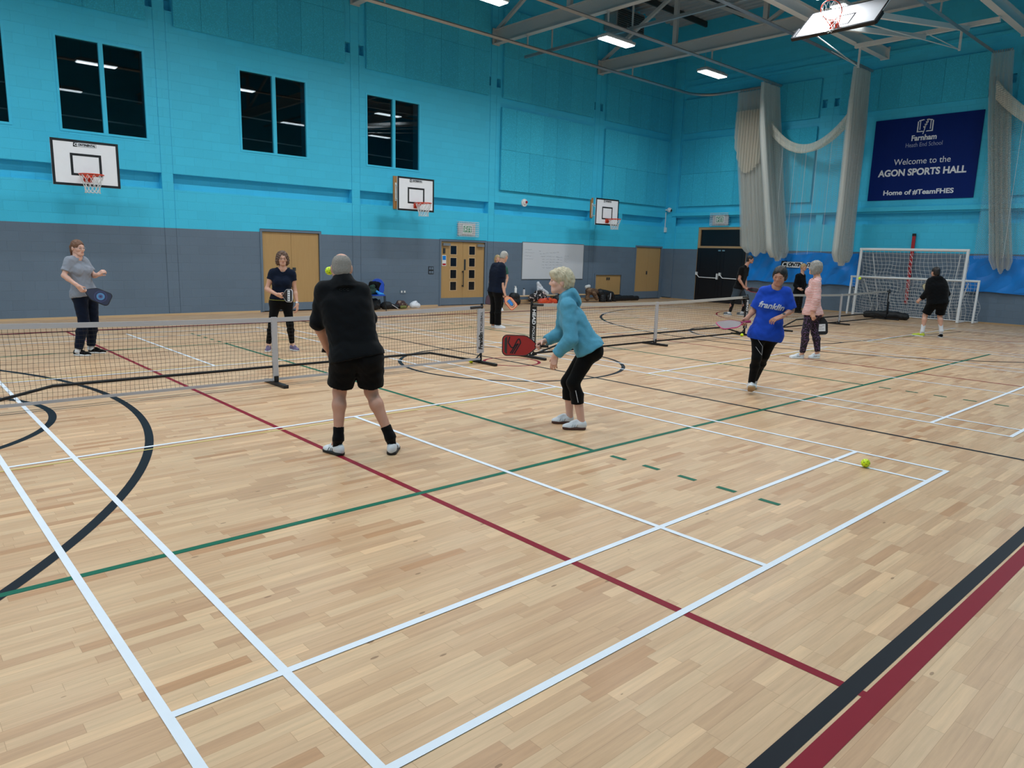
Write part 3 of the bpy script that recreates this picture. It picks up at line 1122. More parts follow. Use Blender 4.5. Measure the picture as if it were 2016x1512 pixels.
def backboard(parent, O, R_, U_, N_, w_, h, frame=.05, inner=None, logo=True, pad=False):
    """O = lower left corner of the face"""
    O, R_, U_, N_ = Vector(O), Vector(R_), Vector(U_), Vector(N_)
    q = MB()
    q.obox(O + R_ * w_ / 2 + U_ * h / 2 - N_ * .012, R_ * w_ / 2, U_ * h / 2, N_ * .012)
    b_ = q.build('backboard', M['board'], parent)
    q = MB()
    def rect(x0, y0, x1, y1, lift=.0, th=.0025):
        q.poly([O + N_ * lift + R_ * x + U_ * y for x, y in ((x0, y0), (x1, y0), (x1, y1), (x0, y1))], th, N_)
    rect(0, 0, w_, frame); rect(0, h - frame, w_, h); rect(0, frame, frame, h - frame); rect(w_ - frame, frame, w_, h - frame)
    ix0, iy0, ix1, iy1 = inner
    e = frame * .95
    rect(ix0, iy0, ix1, iy0 + e); rect(ix0, iy1 - e, ix1, iy1); rect(ix0, iy0 + e, ix0 + e, iy1 - e); rect(ix1 - e, iy0 + e, ix1, iy1 - e)
    q.build('board_markings', M['ink'], b_)
    if logo:
        logo_plate(b_, O + R_ * (w_ * .335) + U_ * (h - frame - .045) + N_ * .003, R_, U_, .42)
    return b_
def wall_hoop(label, xc, w_, h, zb, off, planks):
    t = thing('basketball_hoop', label, 'basketball hoop', (xc, YW, zb), group='wall mounted basketball hoops')
    R_, U_, N_ = Vector((1, 0, 0)), Vector((0, 0, 1)), Vector((0, -1, 0))
    backboard(t, (-w_ / 2, -off, 0), R_, U_, N_, w_, h, .05, (w_ / 2 - .29, .21, w_ / 2 + .29, .66))
    c = Vector((0, -off - .15 - .225, .22))
    ring(t, c, R_, N_, U_)
    ball_net(t, c - U_ * .01, R_, U_, N_)
    for xx in planks:
        q = MB()
        q.box(xx - .07, -.035, .09 if xx < .1 and xc > 5 else .3, xx + .07, 0, 1.04)
        q.build('mounting_plank', M['ply'], t)
        q = MB()
        q.box(xx - .02, -.06, .32, xx + .02, -.035, .85)
        for z in (.38, .78):
            q.tube([(xx, -.06, z), (xx * .75, -off + .03, z)], .018, 8)
        q.tube([(xx, -.06, .78), (xx * .75, -off + .03, .38)], .014, 6)
        q.build('bracket', M['whitesteel'], t)
    return t
wall_hoop('basketball hoop and board on the wall under the leftmost whole window', .07, 1.26, .93, 2.885, 1.06, (-.3, .45))
wall_hoop('basketball hoop and board near the third window, over the grey-haired man', 8.49, 1.27, .94, 2.865, 1.0, (-.08, .45))
wall_hoop('small looking basketball hoop farthest along the wall, above the whiteboard end', 16.96, 1.28, .95, 2.85, 1.0, (.22, .62))

# folded up ceiling hoop
sh = thing('ceiling_basketball_hoop', 'large white backboard folded up under the roof, with black padded lower edge', 'basketball hoop', (12.78, .3, 6.78))
an = math.radians(42)
R_, U_, N_ = Vector((0, -1, 0)), Vector((math.cos(an), 0, math.sin(an))), Vector((-math.sin(an), 0, math.cos(an)))
backboard(sh, (0, 0, 0), R_, U_, N_, 1.8, 1.05, .035, (.605, .16, 1.195, .61), logo=False)
q = MB()
q.obox(R_ * .9 - U_ * .02 - N_ * .012, R_ * .93, U_ * .035, N_ * .04)
for s in (-.025, 1.825): q.obox(R_ * s + U_ * .17 - N_ * .012, R_ * .03, U_ * .2, N_ * .04)
q.build('edge_padding', M['ink'], sh, bevel=.012)
c = R_ * .9 + U_ * .15 + N_ * (.15 + .225)
ring(sh, c, R_, N_, U_)
ball_net(sh, c, R_, U_ * .25 + Vector((0, 0, .8)), N_, drop=.36)
q = MB()
O = Vector((12.78, .3, 6.78))
W_ = lambda x, y, z: Vector((x, y, z)) - O
back = lambda a, b__: R_ * a + U_ * b__ - N_ * .06
q.tube([back(.35, .2), back(.35, .95)], .035, 8)
q.tube([back(1.45, .2), back(1.45, .95)], .035, 8)
q.tube([back(.35, .9), back(1.45, .9)], .035, 8)
for a in (.35, 1.45):
    q.bar(back(a, .55), W_(19.6, .3 - a, 8.15), .09, .12)
q.bar(W_(19.6, 1.9, 8.25), W_(19.6, -1.9, 8.25), .12, .12)
q.build('swing_arm', M['whitesteel'], sh)
q = MB()
for yy in (1.75, -1.0):
    q.cyl(W_(19.6, yy, 8.25), W_(19.6, yy, 7.62), .035, 10)
    q.tube([W_(19.6, yy, 7.65), back(.35 if yy > 0 else 1.45, .2)], .014, 6)
    q.tube([W_(19.6, yy, 7.65), W_(17.4, yy * .9, 7.62)], .012, 6)
q.build('stay_rod', M['whitesteel'], sh)
t = thing('hoop_beam', 'white steel beam running to the end wall beside the raised backboard', 'beam', (12.2, 1.95, 8.34), group='white hoop support beams')
q = MB()
q.box(.1, -.1, 0, 9.75, .1, .02).box(.1, -.1, .30, 9.75, .1, .32).box(.1, -.008, .02, 9.75, .008, .30)
q.build('beam', M['whitesteel'], t)
q = MB()
q.box(9.75, -.14, -.02, 9.8, .14, .36)
q.build('end_plate', M['whitesteel'], t)
copy_thing(t, (12.2, -1.95, 8.34), 'white steel beam at the top edge, right of the raised backboard')

# ------------------------------------------------------------------ goals against the end wall
def goal(label, xf, xb, y0, y1, H, lean, r, dep, cell):
    t = thing('football_goal', label, 'goal', (xf, (y0 + y1) / 2, 0), group='white indoor football goals')
    a, c_ = y0 - (y0 + y1) / 2, y1 - (y0 + y1) / 2
    Pt = lambda y, z: Vector((lean * z / H, y, z))
    q = MB()
    q.tube([Pt(a, .02), Pt(a, H - r)], r, 12)
    q.build('post', M['white'], t, smooth=True)
    q = MB()
    q.tube([Pt(c_, .02), Pt(c_, H - r)], r, 12)
    q.build('post', M['white'], t, smooth=True)
    q = MB()
    q.tube([Pt(a + r * .9, H - r), Pt(c_ - r * .9, H - r)], r, 12)
    q.build('crossbar', M['white'], t, smooth=True)
    q = MB()
    D = dep
    q.tube([Pt(a, .03), (D, a, .03), (D, c_, .03), Pt(c_, .03)], .018, 8)
    for yy in (a * .72, c_ * .72):
        q.tube([(D, yy, .03), (D * .92, yy * .95, .35), (D * .35 + lean, yy * 1.15, H * .92)], .016, 8)
    q.build('back_frame', M['white'], t)
    q = MB()
    rnd = random.Random(5)
    ny, nz = int((y0 - y1) / cell), int(H / cell) + 2
    def NP(i, j):
        y = a + (c_ - a) * i / ny
        v = j / nz
        x = lean + (D * .95 - lean) * v ** .8 + .03 * math.sin(i * .9 + j * .7)
        z = H - .05 - (H - .08) * v - .10 * math.sin(math.pi * i / ny) * math.sin(math.pi * v) - .05 * abs(math.sin(i * .45)) * math.sin(math.pi * v)
        return Vector((min(x, D), y + .05 * math.sin(j * .8 + i * .35) * math.sin(math.pi * v), max(.012, z)))
    for i in range(ny + 1): q.tube([NP(i, j) for j in range(nz + 1)], .0045, 4, cap=False)
    for j in range(nz + 1): q.tube([NP(i, j) for i in range(ny + 1)], .0045, 4, cap=False)
    q.build('goal_net', M['netwhite'], t)
    return t
goal('tall white football goal standing against the end wall', 21.05, 21.8, 1.68, -1.46, 2.24, .14, .045, .80, .12)
goal('low wide white football goal just behind the taller goal', 21.38, 21.8, 2.02, -1.78, 1.32, .10, .035, .55, .12)
t = thing('corner_pole', 'red lattice pole leaning upright inside the tall goal', 'pole', (21.96, .37, .45))
q = MB()
q.box(-.03, -.05, 0, 0, .05, 2.2)
q.build('shaft', M['red'], t)
q = MB()
for i in range(9):
    q.bar((-.032, -.045, .05 + i * .18), (-.032, .045, .18 + i * .18), .006, .014)
q.build('lattice', M['lettering'], t)
q = MB()
q.box(-.035, -.055, 2.2, .0, .055, 2.28)
q.build('cap', M['ink'], t)

# ------------------------------------------------------------------ small things on the walls
def exit_box(label, loc, along_x, w_, h, d=.16):
    t = thing('exit_sign', label, 'exit sign', loc, group='caged exit sign boxes')
    ax = (lambda u, dd, z: (u, -dd, z)) if along_x else (lambda u, dd, z: (-dd, -u, z))
    q = MB()
    def bx_(u0, d0, z0, u1, d1, z1, mi=0):
        a, b__ = ax(u0, d0, z0), ax(u1, d1, z1)
        q.box(min(a[0], b__[0]), min(a[1], b__[1]), z0, max(a[0], b__[0]), max(a[1], b__[1]), z1, mi)
    bx_(-w_ * .25, .0, h * .18, w_ * .25, d * .45, h * .82)
    q.build('lamp_box', M['white'], t)
    q = MB()
    bx_(-w_ * .2, d * .45, h * .26, w_ * .2, d * .45 + .004, h * .74)
    face = q.build('sign_face', M['exitgreen'], t)
    q = MB()
    e = d * .45 + .004
    bx_(-w_ * .16, e, h * .34, -w_ * .12, e + .003, h * .62); bx_(-w_ * .12, e, h * .45, -w_ * .05, e + .003, h * .52)
    bx_(-w_ * .13, e, h * .63, -w_ * .07, e + .003, h * .70)
    bx_(.0, e, h * .32, w_ * .03, e + .003, h * .66); bx_(w_ * .03, e, h * .62, w_ * .16, e + .003, h * .66); bx_(w_ * .13, e, h * .32, w_ * .16, e + .003, h * .62)
    q.build('pictogram', M['lettering'], face)
    q = MB()
    bx_(-w_ * .46, d * .1, h * .06, w_ * .46, d * .16, h * .94)
    q.build('cage_back', M['greywhite'], t)
    q = MB()
    n = 11
    for i in range(n + 1):
        u = -w_ / 2 + w_ * i / n
        a, b__ = ax(u, 0, 0), ax(u, d, 0)
        q.tube([ax(u, .005, 0), ax(u, d, .0), ax(u, d, h), ax(u, .005, h)], .006, 4)
    for j in range(8):
        z = h * j / 7
        q.tube([ax(-w_ / 2, .005, z), ax(-w_ / 2, d, z), ax(w_ / 2, d, z), ax(w_ / 2, .005, z)], .006, 4)
    q.build('wire_cage', M['white'], t)
    return t
exit_box('white caged exit sign above the glazed double door', (11.15, YW, 2.24), True, .80, .46)
exit_box('white caged exit sign above the black exit door', (XW, 7.62, 3.06), False, .78, .48)
t = thing('fire_sounder', 'white and red round alarm sounder on the teal wall', 'alarm', (13.68, YW, 3.48))
q = MB()
q.cyl((0, 0, 0), (0, -.05, 0), .13, 20).cyl((0, -.05, 0), (0, -.09, 0), .09, 20, r2=.06)
q.build('base', M['white'], t, smooth=True)
q = MB()
q.sphere((.04, -.10, .02), .045, 12, 8)
q.build('beacon', M['red'], t, smooth=True)
t = thing('cctv_camera', 'white dome camera in the far corner of the hall', 'camera', (21.9, YW - .02, 3.72))
q = MB()
q.cyl((0, .02, .0), (0, -.12, .0), .03, 12).sphere((0, -.16, .0), .10, 16, 12)
q.build('housing', M['white'], t, smooth=True)
q = MB()
q.sphere((.01, -.22, -.02), .06, 14, 10)
q.build('lens_dome', M['black'], t, smooth=True)
q = MB()
q.box(-.02, .0, -.75, .02, .018, -.1).box(-.05, -.05, -.92, .05, .018, -.72)
q.build('conduit', M['white'], t)
wbz = thing('whiteboard', 'large whiteboard with faint handwriting on the grey wall', 'whiteboard', (13.68, YW, .86))
q = MB()
q.box(0, -.018, 0, 3.16, 0, 1.27)
q.build('panel', mat('whiteboard_enamel', '#cfd3da', .2, var=.03, nscale=2), wbz)
q = MB()
q.box(-.02, -.022, -.02, 3.18, -.002, 0).box(-.02, -.022, 1.27, 3.18, -.002, 1.29).box(-.02, -.022, 0, 0, -.002, 1.27).box(3.16, -.022, 0, 3.18, -.002, 1.27)
q.build('frame', M['galv'], wbz)
q = MB()
rnd = random.Random(3)
def scrib(x, z, L, a=.018):
    p = [(x + L * i / 8, -.0195, z + rnd.uniform(-a, a)) for i in range(9)]
    q.tube(p, .0035, 4, cap=False)
for i, L in enumerate((.34, .48, .32, .44)): scrib(.10, 1.03 - .11 * i, L)
for k_ in range(6):
    for j in range(5): scrib(.95 + .18 * j + rnd.uniform(0, .04), .90 - .1 * k_ + .05 * j * (.3 if k_ < 1 else 0), .13)
for k_ in range(4):
    scrib(1.72, .78 - .09 * k_, .30); scrib(2.12, .83 - .07 * k_, .22)
for k_ in range(3): scrib(.8 + .05 * k_, .98 - .09 * k_, .10)
q.build('handwriting', mat('faded_marker', '#a3a9b4', .6), wbz)
def plate(name, label, x, z, w_, h, cat, m, bits):
    t = thing(name, label, cat, (x, YW, z))
    q = MB()
    q.box(-w_ / 2, -.012, -h / 2, w_ / 2, 0, h / 2)
    q.build('plate', m, t, bevel=.004)
    for (bx0, bz0, bx1, bz1, bm) in bits:
        q = MB()
        q.box(bx0, -.018, bz0, bx1, -.012, bz1)
        q.build('rocker', bm, t)
    return t
plate('power_socket', 'double power socket low on the grey wall right of the blue chair', 8.70, .48, .22, .12, 'socket', M['greypaint'], [(-.08, -.03, -.03, .03, M['white']), (.03, -.03, .08, .03, M['white'])])
plate('light_switch', 'black light switch panel on the grey wall left of the glazed door', 9.75, 1.14, .20, .24, 'switch', M['black'], [(-.08, .02, -.01, .10, M['greypaint']), (.01, .02, .08, .10, M['greypaint']), (-.08, -.1, -.01, -.02, M['greypaint']), (.01, -.1, .08, -.02, M['greypaint'])])

# ------------------------------------------------------------------ portable nets
def court_net(label, xc, y, half, textbits, post_m, tape_m, band_m, bottom_m, gauge, kink, mid_m, center_z=.86, end_z=.92):
    t = thing('pickleball_net', label, 'net', (xc, y, 0), group='portable court nets')
    zt = lambda x: center_z + (end_z - center_z) * abs(x / half) ** 1.4
    zb = lambda x: .06 + (.09 if abs(x) > half * .9 else .02)
    n = int(2 * half / gauge)
    q = MB()
    wv = lambda x, z: .006 * math.sin(z * 55 + x * 3)
    for i in range(n + 1):
        x = -half + 2 * half * i / n
        zs_ = np.linspace(zb(x), zt(x), 10)
        q.tube([(x + wv(x, z), 0, z) for z in zs_], .0016, 3, cap=False)
    m_ = int(.8 / gauge)
    for j in range(1, m_ + 1):
        v = j / (m_ + 1)
        q.tube([(x, 0, zb(0) + (zt(x) - zb(0)) * v + .003 * math.sin(x * 19)) for x in np.linspace(-half, half, 40)], .0016, 3, cap=False)
    q.build('mesh', M['netblack'], t)
    def strip(name, z0f, z1f, m, y0=-.006, y1=.006, xa=-half, xb=half):
        q = MB()
        xs = np.linspace(xa, xb, 41)
        vs = []
        for x in xs: vs += [(x, y0, z0f(x)), (x, y0, z1f(x)), (x, y1, z1f(x)), (x, y1, z0f(x))]
        fs = []
        for i in range(40):
            for k_ in range(4): fs.append((4 * i + k_, 4 * i + (k_ + 1) % 4, 4 * i + 4 + (k_ + 1) % 4, 4 * i + 4 + k_))
        fs += [(0, 1, 2, 3), (163, 162, 161, 160)]
        q.add(vs, fs)
        return q.build(name, m, t)
    strip('top_tape', lambda x: zt(x) - .055, lambda x: zt(x), tape_m)
    strip('bottom_tape', lambda x: zb(0) - .02, lambda x: zb(0) + .012, bottom_m)
    for s in (-1, 1):
        q = MB()
        q.box(s * half - .065, -.012, .17, s * half + .065, .012, end_z - .05)
        bd = q.build('side_band', band_m, t)
        for (txt, size, zc, wd, m, bold, dx) in textbits:
            text('lettering', txt, size, m, bd, (s * half + dx, -.0135, zc), (0, 0, 1) if textbits[0][5] < 1 else (0, 0, -1), (-1, 0, 0) if textbits[0][5] < 1 else (1, 0, 0), bold=bold % 1, width=wd, shear=.15 if bold else 0)
        q = MB()
        q.tube([(s * (half + .03), .02, .04), (s * (half + .03), .02, end_z + .03)], .019, 10)
        q.build('post', M['black'], t)
        q = MB()
        q.box(s * (half + .03) - .028, -.36, 0, s * (half + .03) + .028, .36, .042)
        q.build('foot', M['black'], t, bevel=.008)
        q = MB()
        q.tube([(s * (half + .03), .02, .16), (s * (half - .12), .02, .04), (s * (half + .03), .02, .03)], .014, 8)
        q.build('brace', M['black'], t)
        q = MB()
        q.tube([(s * (half - .22), -.0, end_z - .03), (s * half, -.0, end_z - .022), (s * (half + .03), 0, end_z - .02)], .022, 6)
        q.build('strap', M['ink'], t)
    q = MB()
    q.tube([(-half - .03, .03, .03), (-half + kink, .03, .235), (half - kink, .03, .235), (half + .03, .03, .03)], .017, 8)
    q.build('base_bar', M['black'], t)
    q = MB()
    q.box(-.032, -.015, .06, .032, .022, center_z + .005)
    q.build('centre_post', mid_m, t)
    q = MB()
    q.box(-.032, -.30, 0, .032, .30, .042).box(-.03, -.022, .04, .03, .03, .12)
    q.build('centre_foot', M['black'], t, bevel=.006)
    return t
court_net('nearest grey taped net with white end bands, in front of the two left women', .09, .12, 3.37,
          [('Franklin', .105, .36, .27, M['ink'], .004, -.0), ('PICKLEBALL', .062, .67, .30, M['ink'], .0, .005)],
          M['black'], M['greywhite'], M['greywhite'], M['greywhite'], .0465, .95, M['greywhite'])
court_net('middle court net with black end bands, behind the woman in the blue hoodie', 8.04, .14, 3.42,
          [('HEAD', .10, .70, .26, M['lettering'], 1.004, 0), ('PICKLEBALL', .075, .36, .36, M['lettering'], 1.0, 0)],
          M['black'], mat('dull_white_tape', '#c2beb9', .6), M['black'], M['black'], .0465, .9, M['greywhite'])
court_net('farthest court net, standing in front of the goals', 16.85, .3, 3.42,
          [('HEAD', .10, .70, .26, M['lettering'], 1.004, 0)],
          M['black'], mat('pale_tape', '#b5b2ad', .6), M['black'], M['black'], .05, .9, M['greywhite'])
POSE={
'p1':((-1.28,4.02,-11.0),{'hd':(0.047,-0.0,1.635),'nk':(0.029,0.01,1.508),'shR':(-0.093,-0.08,1.439),'shL':(0.128,0.1,1.439),'elR':(-0.158,-0.14,1.228),'elL':(0.229,0.1,1.221),'wrR':(0.009,-0.24,1.079),'haR':(0.081,-0.26,0.982),'wrL':(0.275,-0.02,1.25),'haL':(0.341,-0.08,1.309),'hpR':(0.023,-0.05,0.937),'hpL':(0.168,0.07,0.929),'knR':(0.051,-0.06,0.512),'knL':(0.174,0.12,0.492),'anR':(-0.054,-0.02,0.081),'anL':(0.12,0.2,0.1),'toR':(0.113,-0.1,-0.005),'toL':(0.321,0.12,0.01),'heR':(-0.121,0.02,-0.009),'heL':(0.079,0.22,0.016),'pad':(0.26,-0.3,0.879)}),
'p2':((1.46,3.00,-24.2),{'hd':(0.068,0.0,1.544),'nk':(0.071,0.02,1.398),'shR':(-0.117,0.02,1.308),'shL':(0.241,0.02,1.294),'elR':(-0.193,-0.0,1.042),'elL':(0.252,0.04,1.032),'wrR':(-0.032,-0.2,0.963),'haR':(0.043,-0.24,0.933),'wrL':(0.285,-0.04,0.794),'haL':(0.281,-0.08,0.648),'hpR':(-0.063,0.02,0.801),'hpL':(0.118,0.02,0.802),'knR':(-0.13,-0.05,0.457),'knL':(0.16,-0.04,0.455),'anR':(-0.197,0.04,0.12),'anL':(0.185,0.05,0.121),'toR':(-0.216,-0.14,0.015),'toL':(0.284,-0.1,0.019),'heR':(-0.19,0.1,0.03),'heL':(0.157,0.1,0.039),'pad':(0.106,-0.26,0.955)}),
'p3':((-0.68,-3.25,-29.9),{'hd':(-0.117,0.14,1.572),'nk':(-0.11,0.08,1.476),'shL':(-0.282,0.08,1.388),'shR':(0.062,0.08,1.382),'elL':(-0.319,0.1,1.122),'elR':(0.113,0.12,1.159),'wrL':(-0.258,0.24,0.901),'haL':(-0.238,0.3,0.8),'wrR':(-0.013,0.32,0.953),'haR':(-0.111,0.36,0.873),'hpL':(-0.1,-0.02,0.84),'hpR':(0.102,-0.02,0.839),'knL':(-0.149,0.06,0.537),'knR':(0.113,0.06,0.533),'anL':(-0.163,-0.02,0.161),'anR':(0.265,-0.04,0.167),'toL':(-0.286,0.14,0.003),'toR':(0.327,0.16,0.016),'heL':(-0.123,-0.06,0.041),'heR':(0.272,-0.1,0.033)}),
'p4':((1.56,-3.66,-47.3),{'hd':(-0.166,-0.0,1.473),'nk':(-0.111,-0.0,1.351),'shL':(-0.081,-0.17,1.235),'shR':(-0.12,0.17,1.21),'elL':(-0.044,-0.24,0.928),'elR':(-0.147,0.26,0.928),'wrL':(-0.187,-0.2,0.761),'haL':(-0.204,-0.2,0.655),'wrR':(-0.312,0.16,0.853),'haR':(-0.387,0.12,0.813),'hpL':(0.056,-0.09,0.726),'hpR':(0.058,0.09,0.701),'knL':(-0.003,-0.13,0.48),'knR':(-0.064,0.13,0.444),'anL':(0.099,-0.1,0.075),'anR':(-0.025,0.14,0.082),'toL':(-0.094,-0.12,-0.028),'toR':(-0.196,0.12,0.002),'heL':(0.154,-0.1,-0.014),'heR':(0.021,0.15,0.006),'pad':(-0.549,0.1,0.8)}),
'p5':((7.29,4.10,-41.1),{'hd':(0.104,-0.0,1.66),'nk':(0.052,-0.02,1.521),'shL':(-0.121,0.06,1.425),'shR':(0.068,-0.12,1.42),'elL':(-0.157,0.12,1.109),'elR':(0.043,-0.14,1.124),'wrL':(-0.123,0.1,0.859),'haL':(-0.106,0.08,0.748),'wrR':(0.123,-0.18,0.866),'haR':(0.168,-0.2,0.73),'hpL':(-0.122,0.04,0.834),'hpR':(-0.009,-0.08,0.843),'knL':(-0.107,0.05,0.481),'knR':(-0.0,-0.08,0.494),'anL':(-0.119,0.06,0.076),'anR':(-0.004,-0.08,0.071),'toL':(0.026,0.08,-0.008),'toR':(0.181,-0.08,0.012),'heL':(-0.167,0.08,0.008),'heR':(-0.08,-0.1,-0.007),'pad':(0.31,-0.22,0.651)}),
'p6':((10.69,7.93,-41.2),{'hd':(-0.106,0.0,1.56),'nk':(-0.063,0.03,1.399),'shR':(-0.27,-0.0,1.286),'shL':(0.169,0.0,1.28),'elR':(-0.319,0.02,0.994),'elL':(0.204,0.02,1.008),'wrR':(-0.337,-0.05,0.633),'haR':(-0.343,-0.08,0.489),'wrL':(0.146,-0.05,0.719),'haL':(0.123,-0.08,0.574),'hpR':(-0.134,-0.0,0.563),'hpL':(0.049,0.0,0.568),'knR':(-0.128,-0.03,0.291),'knL':(0.038,-0.03,0.295),'anR':(-0.123,0.03,0.057),'anL':(0.034,0.03,0.061),'toR':(-0.121,-0.16,0.026),'toL':(0.072,-0.16,0.031),'heR':(-0.122,0.07,0.017),'heL':(0.041,0.07,0.021),'pad':(-0.355,-0.1,0.39)}),
'p7':((4.91,-3.83,-61.5),{'hd':(0.168,-0.04,1.547),'nk':(0.141,0.0,1.405),'shR':(-0.03,0.0,1.331),'shL':(0.286,-0.0,1.338),'elR':(-0.098,0.02,1.105),'elL':(0.349,0.02,1.115),'wrR':(-0.18,-0.06,0.989),'haR':(-0.216,-0.1,0.918),'wrL':(0.237,-0.16,1.045),'haL':(0.127,-0.2,0.997),'hpR':(-0.027,-0.0,0.783),'hpL':(0.152,0.02,0.792),'knR':(-0.019,-0.08,0.488),'knL':(0.09,0.03,0.509),'anR':(-0.017,-0.02,0.159),'anL':(0.004,0.4,0.136),'toR':(-0.001,-0.2,0.064),'toL':(-0.016,0.22,0.024),'heR':(-0.002,0.04,0.015),'heL':(0.009,0.46,0.07),'pad':(-0.317,-0.14,0.942)}),
'p8':((16.74,3.50,-59.6),{'hd':(0.287,-0.0,1.752),'nk':(0.187,-0.0,1.575),'shR':(0.041,-0.16,1.448),'shL':(0.21,0.16,1.462),'elR':(0.007,-0.2,1.138),'elL':(0.191,0.2,1.11),'wrR':(0.182,-0.2,0.896),'haR':(0.294,-0.18,0.838),'wrL':(0.232,0.06,0.889),'haL':(0.308,0.0,0.844),'hpR':(-0.017,-0.09,0.834),'hpL':(0.043,0.09,0.83),'knR':(-0.129,-0.12,0.414),'knL':(0.249,0.12,0.419),'anR':(-0.194,-0.1,0.078),'anL':(0.184,0.1,0.099),'toR':(-0.121,-0.14,-0.075),'toL':(0.269,0.06,-0.006),'heR':(-0.245,-0.05,-0.072),'heL':(0.117,0.14,-0.019),'pad':(0.421,-0.16,0.837)}),
'p9':((20.02,3.09,-63.9),{'hd':(0.041,0.0,1.553),'nk':(0.014,0.03,1.332),'shR':(-0.136,-0.14,1.245),'shL':(0.07,0.14,1.248),'elR':(-0.172,-0.16,0.94),'elL':(0.131,0.16,0.943),'wrR':(-0.05,-0.24,0.836),'haR':(0.033,-0.26,0.8),'wrL':(0.081,-0.02,0.793),'haL':(0.019,-0.1,0.776),'hpR':(-0.067,-0.05,0.668),'hpL':(0.028,0.06,0.668),'knR':(-0.055,-0.07,0.362),'knL':(0.041,0.06,0.36),'anR':(-0.044,-0.02,0.068),'anL':(0.05,0.1,0.083),'toR':(0.044,-0.1,-0.008),'toL':(0.121,0.03,0.015),'heR':(-0.087,0.02,0.001),'heL':(0.018,0.12,0.017)}),
'p10':((8.92,-2.59,-64.8),{'hd':(-0.008,0.0,1.63),'nk':(0.042,0.0,1.46),'shL':(0.043,-0.17,1.358),'shR':(-0.025,0.17,1.364),'elL':(0.067,-0.22,1.105),'elR':(-0.017,0.22,1.099),'wrL':(0.021,-0.24,0.865),'haL':(0.054,-0.26,0.726),'wrR':(0.134,0.16,0.855),'haR':(0.191,0.12,0.779),'hpL':(-0.014,-0.08,0.826),'hpR':(0.044,0.08,0.819),'knL':(-0.065,-0.12,0.482),'knR':(0.094,0.12,0.471),'anL':(-0.081,-0.06,0.1),'anR':(0.176,0.12,0.118),'toL':(-0.29,-0.16,-0.006),'toR':(0.034,0.04,0.045),'heL':(-0.045,-0.02,-0.019),'heR':(0.223,0.16,0.014),'pad':(0.214,0.1,0.627)}),
'p11':((15.61,-2.53,-72.8),{'hd':(-0.114,0.0,1.565),'nk':(-0.077,-0.02,1.45),'shL':(-0.208,-0.06,1.354),'shR':(0.061,-0.0,1.347),'elL':(-0.223,-0.02,1.071),'elR':(0.174,0.1,1.06),'wrL':(-0.345,0.06,0.924),'haL':(-0.411,0.08,0.854),'wrR':(-0.057,0.26,0.987),'haR':(-0.181,0.3,0.942),'hpL':(-0.084,0.0,0.831),'hpR':(0.105,0.0,0.842),'knL':(-0.218,0.04,0.526),'knR':(0.094,0.08,0.526),'anL':(-0.229,-0.06,0.142),'anR':(0.162,0.0,0.177),'toL':(-0.451,0.04,-0.015),'toR':(0.142,0.2,0.039),'heL':(-0.173,-0.1,0.01),'heR':(0.182,-0.06,0.045)})}
# ------------------------------------------------------------------ implicit-surface modelling (people and soft things)
V3 = lambda *a: np.array(a, float)
def nrm(v):
    v = np.asarray(v, float)
    return v / (np.linalg.norm(v) + 1e-12)
def smin(a, b, k):
    if k <= 0: return np.minimum(a, b)
    h = np.maximum(k - np.abs(a - b), 0) / k
    return np.minimum(a, b) - h * h * k * .25
# primitives: ('c', a, b, ra, rb, axis, s) capsule (squeezed by s along axis); ('f', a, b, ra, rb) same with flat ends
#             ('e', c, R, radii) ellipsoid;  ('s', a, b, ra, rb, up, h) rounded slab
def prim_box(p):
    if p[0] in 'cf':
        r = max(p[3], p[4]) * (max(1, p[6]) if p[0] == 'c' and len(p) > 6 else 1)
        return np.minimum(p[1], p[2]) - r, np.maximum(p[1], p[2]) + r
    if p[0] == 'e':
        r = max(p[3])
        return p[1] - r, p[1] + r
    r = max(p[3], p[4]) + p[6]
    return np.minimum(p[1], p[2]) - r, np.maximum(p[1], p[2]) + r
def prim_eval(p, X):
    if p[0] in 'cf':
        a, b, ra, rb = p[1:5]
        ab = b - a
        L2 = ab @ ab + 1e-12
        q = X - a
        tr = (q @ ab) / L2
        t = np.clip(tr, 0, 1)
        q = q - t[..., None] * ab
        sc = 1
        if p[0] == 'c' and len(p) > 6 and p[5] is not None:
            ax, s = p[5], p[6]
            c = q @ ax
            q = q + (c * (1 / s - 1))[..., None] * ax
            sc = min(1, s)
        d = (np.sqrt((q * q).sum(-1)) - (ra + (rb - ra) * t)) * sc
        if p[0] == 'f':
            L = math.sqrt(L2)
            rad = np.sqrt(((X - a - tr[..., None] * ab) ** 2).sum(-1)) - (ra + (rb - ra) * t)
            d = np.maximum(rad, np.maximum(-tr * L, (tr - 1) * L))
        return d
    if p[0] == 'e':
        q = (X - p[1]) @ p[2].T
        r = np.asarray(p[3])
        k0 = np.sqrt(((q / r) ** 2).sum(-1))
        k1 = np.sqrt(((q / (r * r)) ** 2).sum(-1)) + 1e-9
        return k0 * (k0 - 1) / k1
    a, b, ra, rb, up, h = p[1:7]
    q = X - a
    z = q @ up
    q = q - z[..., None] * up
    ab = (b - a) - ((b - a) @ up) * up
    t = np.clip((q @ ab) / (ab @ ab + 1e-12), 0, 1)
    d2 = np.sqrt(((q - t[..., None] * ab) ** 2).sum(-1)) - (ra + (rb - ra) * t)
    rr = min(.008, h * .8)
    w1, w2 = d2 + rr, np.abs(z) - h + rr
    return np.minimum(np.maximum(w1, w2), 0) + np.sqrt(np.maximum(w1, 0) ** 2 + np.maximum(w2, 0) ** 2) - rr

